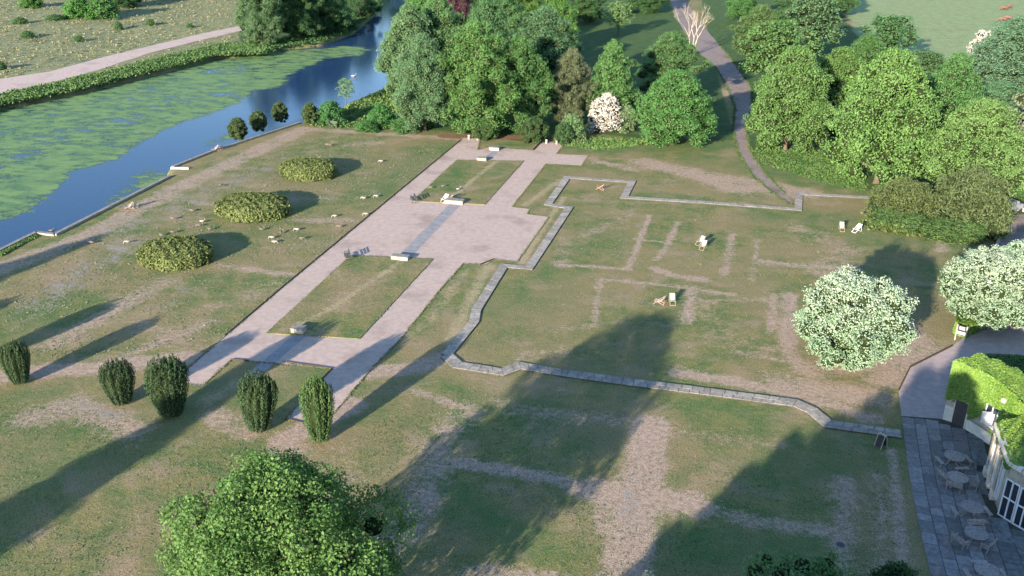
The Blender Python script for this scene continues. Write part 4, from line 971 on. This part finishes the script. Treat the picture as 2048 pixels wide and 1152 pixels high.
wall_piece(W1, 3.2, 4.7, 1.5, 1.62, .16, .3, 'white_paint', 'window_sill')
# open white casement
(a, d) = along(W1, 3.6); nn = (-abs(d[1]), -abs(d[0])); m = MB(); m.box((a[0]-.35, a[1]-.35, 2.15), (.06, .8, 1.0), math.atan2(d[1], d[0])-.5); m.box((a[0]+.1, a[1]-.6, 2.15), (.06, .7, .9), math.atan2(d[1], d[0])-.2); m.build('open_casement', M_['white_paint'], house)
m = MB(); (a, d) = along(W1, 4.9); m.box((a[0]-.2, a[1]-.2, 4.3), (.34, .3, .28), .5); m.build('vent_box', M_['white_wall'], house)
# bay: pilasters, tall white windows, cornice
Lb = sum(math.dist(a, b) for a, b in zip(W2[:-1], W2[1:]))
s = .05
bays = [(0.05, .55), (1.35, 1.85), (2.65, 3.15), (3.3, 3.7)]
pos_ = [(0.05, 'p'), (.62, 'w'), (1.45, 'p'), (2.02, 'w'), (2.85, 'p'), (3.42, 'q')]
for s0, k in pos_:
    if k == 'p':
        wall_piece(W2, s0, s0+.5, 0, .75, .14, .34, 'white_wall', 'pilaster_base'); wall_piece(W2, s0+.04, s0+.46, .75, 3.7, .10, .26, 'stone', 'pilaster')
        wall_piece(W2, s0+.0, s0+.5, 3.55, 3.72, .15, .34, 'coping', 'capital')
    else:
        wall_piece(W2, s0+.14, s0+.44, .5, 3.3, .03, .08, 'dark_glass', 'window')
        for q0, q1 in ((s0, s0+.13), (s0+.45, s0+.55)): wall_piece(W2, q0, q1, .45, 3.35, .07, .16, 'white_paint', 'window_frame')
        for zz in (.45, 3.28): wall_piece(W2, s0+.14, s0+.44, zz, zz+.07, .075, .115, 'white_paint', 'window_rail')
for k in range(4):
    s0 = 5.0+k*1.1
    if s0+1 > Lb: break
    wall_piece(W2, s0+.04, s0+.96, .1, 2.9, .03, .08, 'dark_glass', 'glazed_door')
    for q0, q1 in ((s0-.04, s0+.06), (s0+.94, s0+1.0), (s0+.46, s0+.54)): wall_piece(W2, q0, q1, .05, 3.0, .07, .12, 'white_paint', 'door_frame')
    for zz in (.05, 1.55, 2.9): wall_piece(W2, s0, s0+.99, zz, zz+.1, .076, .114, 'white_paint', 'door_rail')
for k in range(int(Lb)):
    wall_piece(W2, k+.01, k+.99, H2+.02, H2+.28, .12, .4, 'white_wall', 'parapet_stone')
wall_piece(W2, .0, 2.8, .0, .12, .55, .5, 'slab_dark', 'step')

def ivy(label, Wl, H, n, holes, tops, seed, z0=.9, fringe=.5, leaf=.17):
    r = np.random.default_rng(seed); L = sum(math.dist(a, b) for a, b in zip(Wl[:-1], Wl[1:])); C = []; N = []
    while len(C) < n:
        s = r.uniform(-.15, L); z = r.uniform(z0, H+.25) if True else 0
        if z < z0+fringe*(1+math.sin(s*2.1+seed))*.5+r.uniform(0, .2): continue
        if any(h0 < s < h1 and g0 < z < g1 for h0, h1, g0, g1 in holes): continue
        (a, d) = along(Wl, max(s, 0)); nn = (d[1], -d[0]); nn = nn if nn[0] < 0 else (-nn[0], -nn[1])
        o = .12+.10*math.sin(s*3.3+z*2)*math.sin(z*3.7)+r.uniform(-.05, .10)
        C.append((a[0]+nn[0]*o+(d[0]*s if s < 0 else 0)+hx, a[1]+nn[1]*o+hy, z)); N.append((nn[0], nn[1], .55))
    for _ in range(tops):
        s = r.uniform(0, L); (a, d) = along(Wl, s); u = r.uniform(0, 1)*(2.6 if tops > 10000 else 3.5)
        C.append((a[0]+u*.9+hx, a[1]+u*.45+hy, H+.16+r.uniform(0, .12)+.1*math.sin(s*4+u*3))); N.append((-.2, -.2, 1))
    V, F, at = leaf_quads(np.array(C), np.array(N), leaf, .55, .8)
    o = mesh_np('climbing_ivy', V, F, M_['f_ivy'], attrs=at); tag(o, label, 'ivy'); return o
ivy('bright yellow-green ivy covering the curved end wall of the house', W1, H1, 24000, [(.68, 1.8, 0, 2.25), (3.15, 4.75, 1.55, 3.1), (0, 1.9, 0, 1.3)], 12000, 1, .9, 1.0)
ivy('yellow-green ivy hanging over the parapet of the house bay', W2, H2+.1, 2200, [(4.9, 9, 0, 3.1)], 6500, 2, 3.25, 1.1)

# ------------------------------------------------------------------ hedges by the forecourt
def hedge_block(label, poly, h, rz=0, z0=0, tint=(1, 1, 1), n=3200):
    root = empty('clipped_hedge', (*poly[0], 0)); px0 = poly[0]; q = [(p[0]-px0[0], p[1]-px0[1]) for p in poly]
    m = MB(); m.prism(q, 0, h-.05); m.build('inner_mass', M_['inner_shade'], root)
    r = np.random.default_rng(5); C = []; N = []
    xs_ = [p[0] for p in q]; ys_ = [p[1] for p in q]; per = list(zip(q, q[1:]+q[:1]))
    A_ = sum(a[0]*b[1]-b[0]*a[1] for a, b in per)
    while len(C) < n:
        if r.uniform() < .5:
            p = (r.uniform(min(xs_), max(xs_)), r.uniform(min(ys_), max(ys_)))
            if poly_sd(np.array([p]), q)[0] < .03: C.append((p[0], p[1], h+r.uniform(-.05, .05))); N.append((0, 0, 1))
        else:
            a, b = per[r.integers(len(per))]; t = r.uniform(); L = math.dist(a, b); nx_, ny_ = (b[1]-a[1])/L, -(b[0]-a[0])/L
            if A_ < 0: nx_, ny_ = -nx_, -ny_
            C.append((a[0]+(b[0]-a[0])*t+nx_*.04, a[1]+(b[1]-a[1])*t+ny_*.04, r.uniform(0, h))); N.append((nx_, ny_, .2))
    V, F, at = leaf_quads(np.array(C), np.array(N), .2, .5, .6); o = mesh_np('foliage', V, F, M_['f_reed'], root, attrs=at); o.color = (*tint, 1)
    tag(root, label, 'hedge')
kr = empty('kerb', (0, 0, 0)); tag(kr, 'low worn stone kerb curving in front of the house bay', 'kerb')
kg = GP([(1952, 905), (1950, 940), (1957, 985), (1974, 1030), (2000, 1064), (2048, 1103), (2120, 1150)])
for a, b in zip(kg[:-1], kg[1:]):
    m = MB(); m.box(((a[0]+b[0])/2, (a[1]+b[1])/2, .06), (math.dist(a, b), .16, .16), math.atan2(b[1]-a[1], b[0]-a[0])); m.build('kerb_stone', M_['slab_dark'], kr)
hedge_block('small clipped box hedge block behind the wooden sign', GP([(1905, 668), (1932, 676), (1962, 662), (1955, 640), (1915, 640)]), 1.3, tint=(1.1, 1.1, .8))
cx, cy = G(2018, 775)
hedge_block('dark clipped polygonal hedge in the shade behind the ivy wall', [(cx+3.2*math.cos(a)*1.15, cy+2.6*math.sin(a)) for a in [k*math.pi/4+.3 for k in range(8)]], 1.9, tint=(.75, .9, .9), n=6500)
# small courtyard at the right edge
sheet('courtyard', GP([(1985, 500), (2012, 432), (2090, 425), (2300, 470), (2200, 560), (2020, 520)]), .008, M_['tarmac'])
wall_thing('low_kerb_wall', 'low white kerb wall of the small courtyard at the right edge', 'wall', GP([(2034, 421), (2090, 428), (2160, 440)]), .25, -.1, .4, M_['white_wall'], .06)
wall_thing('low_kerb_wall', 'low stone wall on the left side of the small courtyard', 'wall', GP([(1992, 496), (2012, 436)]), .3, -.1, .3, M_['stone'])
vr = empty('parked_van', (*G(2022, 424), 0), .5); tag(vr, 'small grey vehicle with a white panel half hidden behind the courtyard wall', 'vehicle')
m = MB(); m.box((0, 0, .75), (2.6, 1.5, .8)); m.box((-.35, 0, 1.35), (1.6, 1.35, .5)); m.build('body', M_['van'], vr, bevel=.12)
m = MB(); m.box((-1.17, 0, 1.3), (.06, 1.15, .4)); m.build('windscreen', M_['dark_glass'], vr)
m = MB(); m.box((-1.33, .3, .9), (.05, .6, .45)); m.build('white_panel', M_['white_paint'], vr)
for sx in (-.8, .8):
    for sy in (-.7, .7):
        m = MB(); m.tube([(sx, sy-.1, .3), (sx, sy+.1, .3)], .3, 12); m.build('wheel', M_['black_board'], vr)

# ------------------------------------------------------------------ signs
sg = empty('wooden_sign', (*G(1919, 682), 0), math.radians(-38)); tag(sg, 'two-post wooden information sign beside the hedge and forecourt', 'sign')
for x in (-.42, .42):
    m = MB(); m.box((x, 0, .75), (.12, .12, 1.7)); m.build('post', M_['wood'], sg)
m = MB(); m.box((0, -.0, 1.28), (.72, .06, .52)); m.build('board', M_['black_board'], sg)
m = MB(); m.box((0, -.0, .82), (.72, .05, .24)); m.build('board', M_['white_paint'], sg)
for z in (1.42, 1.30, 1.18):
    m = MB(); m.box((0, -.035, z), (.5, .008, .035)); m.build('lettering_line', M_['white_paint'], sg)
ab = empty('a_board', (*G(1761, 893), 0), math.radians(-62)); tag(ab, 'black A-board sign with a pale frame at the terrace corner', 'sign')
for s_ in (-1, 1):
    m = MB(); m.box((0, s_*.19, .5), (.56, .025, .86), 0, 0, s_*.22); m.build('board', M_['black_board'], ab)
    for x in (-.31, .31):
        m = MB(); m.bar((x, s_*.33, 0), (x, s_*.07, 1.08), .05); m.build('leg', M_['stone'], ab)
m = MB(); m.box((0, 0, 1.06), (.66, .2, .05)); m.build('top_rail', M_['stone'], ab)
mh = empty('drain_cover', (*G(1681, 1090), 0)); tag(mh, 'round dark drain cover in the near right lawn', 'drain cover')
m = MB(); m.disc((0, 0, .0), .36, .02, 20); m.build('ring', M_['tarmac'], mh); m = MB(); m.disc((0, 0, .0), .26, .03, 20); m.build('lid', M_['black_board'], mh)

# ------------------------------------------------------------------ deckchairs and benches
def deckchair(px, face, label, frame='chair_wood', canvas='canvas', group='deckchairs on the lawns'):
    """face: world angle (deg, 0=+X) the sitter looks towards"""
    root = empty('deckchair', (*G(*px), 0), math.radians(face)); tag(root, label, 'deckchair', group); W_ = .3; root.scale = (.88,)*3
    for s_ in (-1, 1):
        y = s_*W_
        m = MB(); m.bar((.75, y, .02), (-.55, y, .98), .045, .05); m.build('back_rail', M_[frame], root)
        m = MB(); m.bar((-.50, y*.88, .02), (.62, y*.88, .50), .04, .05); m.build('seat_rail', M_[frame], root)
        m = MB(); m.bar((-.32, y*1.08, .80), (-.50, y*1.08, .05), .03, .03); m.build('prop', M_[frame], root)
    for a in ((.74, .03), (-.54, .98), (-.49, .03), (.61, .50)):
        m = MB(); m.bar((a[0], -W_, a[1]), (a[0], W_, a[1]), .04); m.build('crossbar', M_[frame], root)
    prof = [(.61, .52), (.42, .40), (.15, .30), (-.1, .40), (-.32, .66), (-.55, 1.0)]
    V = []; F = []
    for i, (x, z) in enumerate(prof):
        V += [(x, -W_*.82, z), (x, W_*.82, z), (x, W_*.82, z-.012), (x, -W_*.82, z-.012)]
    for i in range(len(prof)-1):
        b = i*4; F += [(b, b+1, b+5, b+4), (b+2, b+3, b+7, b+6), (b+1, b+2, b+6, b+5), (b+3, b, b+4, b+7)]
    m = MB(); m.add(V, F); m.build('sling', M_[canvas], root)
    return root
deckchair((1401, 488), 222, 'white deckchair, the farther of the pair in the middle of the right lawn')
deckchair((1406, 497), 240, 'deckchair seen side-on, nearer of the pair in mid right lawn')
deckchair((1320, 608), 160, 'red-tinged deckchair, left one of the pair on the lower right lawn', 'pink_wood')
deckchair((1344, 606), 268, 'white-backed deckchair, right one of the pair on the lower right lawn')
deckchair((1202, 380), 155, 'red-brown deckchair alone inside the walkway corner', 'pink_wood', 'canvas_red')
deckchair((1683, 460), 262, 'white-backed deckchair near the shrub bank, left one')
deckchair((1714, 463), 215, 'white deckchair seen from the side near the shrub bank, right one', 'white_paint')
deckchair((890, 403), 235, 'bright white deckchair beside the stone plinth', 'white_paint')
deckchair((901, 401), 165, 'deckchair leaning towards the stone plinth', 'pink_wood')
deckchair((431, 302), 200, 'pinkish deckchair by the upper pond wall', 'pink_wood')
deckchair((439, 300), 160, 'second deckchair by the upper pond wall, to the right', 'pink_wood')
deckchair((259, 418), 200, 'pale deckchair on the dry strip by the pond wall, left one', 'pink_wood')
deckchair((268, 416), 150, 'pale deckchair on the dry strip by the pond wall, right one', 'chair_wood')
def bench(px, face, label, L=1.6, mat='iron', back=True, name='park_bench', cat='bench', group=None, xy=None):
    root = empty(name, (*(xy or G(*px)), 0), math.radians(face)); tag(root, label, cat, group)
    for k in range(4):
        m = MB(); m.box((.02+k*.115-.2, 0, .44), (.095, L, .03)); m.build('seat_slat', M_[mat], root)
    if back:
        for k in range(3):
            m = MB(); m.box((-.26-k*.03, 0, .58+k*.13), (.03, L, .10), 0, -.2); m.build('back_slat', M_[mat], root)
    for s_ in (-1, 1):
        y = s_*(L/2-.08)
        m = MB(); m.bar((.2, y, 0), (.2, y, .62 if back else .42), .06); m.build('leg', M_[mat], root)
        m = MB(); m.bar((-.22, y, 0), (-.30 if back else -.22, y, .9 if back else .42), .06); m.build('leg', M_[mat], root)
        if back: m = MB(); m.box((-.03, y, .64), (.52, .06, .04)); m.build('armrest', M_[mat], root)
    return root
bench((694, 518), 196, 'dark slatted bench at the near corner of the gravel plaza')
bench((826, 403), 196, 'dark slatted bench at the far corner of the gravel plaza')

# ------------------------------------------------------------------ picnic tables on the terrace
def picnic_table(px, rz, label, seats):
    root = empty('picnic_table', (*G(*px), .05), rz); tag(root, label, 'picnic table', 'round picnic tables on the terrace')
    top = MB(); R = .72
    for k in range(9):
        y = (k-4)*.16; hw = math.sqrt(R*R-min(abs(y)+.07, R-.02)**2); hw2 = math.sqrt(R*R-max(abs(y)-.07, 0)**2)
        q = [(-hw2, y-.07 if y > 0 else y+.07), (hw2, y-.07 if y > 0 else y+.07), (hw, y+.07 if y > 0 else y-.07), (-hw, y+.07 if y > 0 else y-.07)]
        top.prism(q, .73, .76)
    top.disc((0, 0, .70), .66, .028, 20)
    top.build('table_top', M_['wood'], root)
    for k in range(4):
        a = k*math.pi/2; c, s_ = math.cos(a), math.sin(a)
        m = MB(); m.bar((c*.15, s_*.15, .7), (c*.6, s_*.6, 0), .09, .05); m.build('leg', M_['wood'], root)
    for a in seats:
        a = math.radians(a); c, s_ = math.cos(a), math.sin(a)
        m = MB(); m.box((c*1.12, s_*1.12, .44), (.28, 1.0, .045), a); so = m.build('bench_seat', M_['wood'], root)
        for t_ in (-.36, .36):
            m = MB(); m.bar((c*1.12-s_*t_, s_*1.12+c*t_, .42), (c*1.16-s_*t_, s_*1.16+c*t_, 0), .06); m.build('seat_leg', M_['wood'], root)
        m = MB(); m.bar((c*.3, s_*.3, .3), (c*1.2, s_*1.2, .3), .07); m.build('brace', M_['wood'], root)
    return root
picnic_table((1905, 930), .2, 'farthest round picnic table, with attached benches, nearest the ivy wall door', (175, 265, 355))
picnic_table((1911, 973), .5, 'round picnic table second from the ivy wall, among loose benches', ())
picnic_table((1939, 1033), .1, 'third round picnic table, with attached benches, in front of the house bay', (175, 265, 355))
picnic_table((1948, 1086), .5, 'round picnic table near the bottom right with three loose benches', ())
picnic_table((1968, 1160), .1, 'nearest round picnic table, cut by the bottom edge', (175, 80, 355))
for px, f, l in [((1906, 981), 60, 'loose bench in front of the second picnic table'), ((1942, 975), 165, 'loose bench right of the second picnic table'), ((1888, 962), 20, 'loose bench left of the second picnic table'),
                 ((1918, 1092), 25, 'loose bench left of the fourth picnic table'), ((1972, 1100), 130, 'loose bench right of the fourth picnic table'), ((1950, 1067), 268, 'loose bench behind the fourth picnic table')]:
    bench(px, f, l, 1.05, 'wood', True, 'loose_bench', 'bench', 'loose benches round the picnic tables')

# ------------------------------------------------------------------ geese, swan, duck, cows
def goose_mesh(white, graze):
    m = MB()
    if graze: neck = [(.30, 0, .40), (.42, 0, .40), (.50, 0, .28), (.56, 0, .12), (.62, 0, .05)]; nr = [.10, .055, .045, .05, .02]
    else: neck = [(.28, 0, .42), (.36, 0, .52), (.38, 0, .66), (.42, 0, .76), (.52, 0, .75)]; nr = [.10, .055, .042, .055, .015]
    body = [(-.50, 0, .36), (-.36, 0, .35), (-.15, 0, .33), (.08, 0, .34)]
    m.tube(body+neck, [.02, .09, .16, .165]+nr, 8, 1.15)
    for s_ in (-1, 1):
        m.bar((-.02, s_*.06, .2), (0, s_*.07, 0), .02); m.box((.03, s_*.07, .008), (.09, .05, .014))
    for s_ in (-1, 1): m.tube([(.15, s_*.15, .37), (-.1, s_*.165, .36), (-.42, s_*.07, .38)], [.05, .085, .02], 6, .5)
    return m
GM = {}
def goose(px, face, label, white=False, graze=False, z=0):
    k = (white, graze)
    if k not in GM: o = goose_mesh(*k).build('goose', M_['goose_white' if white else 'goose_grey'], None, True); GM[k] = o
    else: o = GM[k].copy(); COL.objects.link(o)
    o.name = 'goose'; x, y = G(*px, z); o.location = (x, y, z); o.rotation_euler = (0, 0, math.radians(face)); o.scale = (.74,)*3
    tag(o, label, 'goose', 'flock of geese on the lawns')
GS = [((161, 491), 200, 'dark goose leftmost on the dry strip', 0, 0), ((183, 488), 170, 'grazing goose just right of the leftmost one', 0, 1), ((255, 487), 200, 'pale goose alone left of the nearest mound', 1, 1),
      ((322, 473), 150, 'dark goose above the left end of the nearest mound', 0, 0), ((347, 467), 20, 'grazing goose above the middle of the nearest mound', 0, 1), ((346, 440), 190, 'dark goose between the pond strip and the nearest mound', 0, 0),
      ((384, 424), 160, 'dark goose left of the middle mound, higher one', 0, 1), ((405, 446), 5, 'bright white goose left of the middle mound', 1, 0), ((398, 454), 200, 'grey goose close below the bright white one', 0, 1),
      ((420, 461), 210, 'grey goose nearest the shadow of the nearest mound', 0, 0), ((442, 373), 40, 'dark goose far left on the upper lawn', 0, 1), ((523, 462), 190, 'dark goose just below the middle mound', 0, 0),
      ((562, 468), 100, 'grey goose right of the one below the middle mound', 0, 0), ((594, 462), 185, 'white goose below the shadow of the middle mound', 1, 1), ((544, 478), 190, 'pale goose, upper one of two side by side', 1, 1),
      ((549, 487), 350, 'pale goose, lower one of two side by side', 1, 1), ((604, 480), 0, 'dark goose grazing low on the left lawn', 0, 1), ((670, 435), 200, 'white goose at the left end of the dry patch', 1, 1),
      ((679, 456), 180, 'grey goose on the dry patch near the path', 0, 1), ((727, 399), 170, 'pale goose among the grey tufts, left one', 1, 1), ((753, 395), 190, 'pale goose among the grey tufts, right one', 1, 1),
      ((762, 325), 180, 'white goose right of the farthest mound', 1, 1), ((732, 431), 190, 'pale goose close to the left path edge', 1, 1), ((917, 381), 30, 'white goose on the far lawn bed', 1, 0),
      ((862, 378), 190, 'grazing goose at the left corner of the far lawn bed', 0, 1), ((887, 375), 20, 'dark grazing goose in the middle of the far lawn bed', 0, 1), ((288, 514), 180, 'dark goose just left of the nearest mound', 0, 1),
      ((655, 292), 160, 'grey goose resting high on the left lawn, left one', 0, 1), ((662, 293), 20, 'grey goose resting high on the left lawn, right one', 0, 0)]
for px, f, l, w_, g_ in GS: goose(px, f, l, bool(w_), bool(g_))
sw = goose_mesh(True, False).build('swan', M_['goose_white'], None, True); x, y = G(707, 153, -.9); sw.location = (x, y, -1.15); sw.scale = (1.15,)*3; tag(sw, 'white swan on the blue water at the end of the pond', 'swan')
dk = goose_mesh(False, False).build('duck', M_['goose_grey'], None, True); x, y = G(103, 462, -.9); dk.location = (x, y, -1.05); dk.scale = (.7,)*3; tag(dk, 'dark duck on the water close to the pond wall', 'duck')
def cow_mesh():
    m = MB()
    m.tube([(-1.0, 0, 1.15), (-.85, 0, 1.05), (-.4, 0, .98), (.2, 0, .98), (.7, 0, 1.08), (1.0, 0, 1.12), (1.3, 0, .8), (1.5, 0, .45), (1.62, 0, .22)], [.08, .30, .36, .38, .34, .26, .17, .16, .09], 10, .85)
    for x in (-.8, .65):
        for s_ in (-.2, .2): m.tube([(x, s_, .85), (x+(.1 if x < 0 else 0), s_, .5), (x-.03, s_, .02)], [.16, .08, .06], 6)
    m.tube([(-1.0, 0, 1.2), (-1.12, 0, .9), (-1.1, 0, .5)], [.04, .03, .04], 5)
    for s_ in (-1, 1): m.tube([(1.38, s_*.1, .62), (1.34, s_*.28, .66)], [.05, .02], 5)
    return m
c0 = None
for px, f, l in [((2008, 21), 185, 'red-brown cow grazing at the top right of the far field, left one'), ((2019, 18), 200, 'red-brown cow grazing at the top right of the far field, right one'),
                 ((2005, 44), 180, 'red-brown cow just above the large pale whitebeam, left one'), ((2016, 41), 170, 'red-brown cow just above the large pale whitebeam, right one')]:
    if c0 is None: o = c0 = cow_mesh().build('cow', M_['cow'], None, True)
    else: o = c0.copy(); COL.objects.link(o)
    o.location = (*G(*px), 0); o.rotation_euler = (0, 0, math.radians(f)); tag(o, l, 'cow', 'cows grazing in the far field')
bench((666, 254), 250, 'low dark bench under the blue-green willow bush', 1.4)
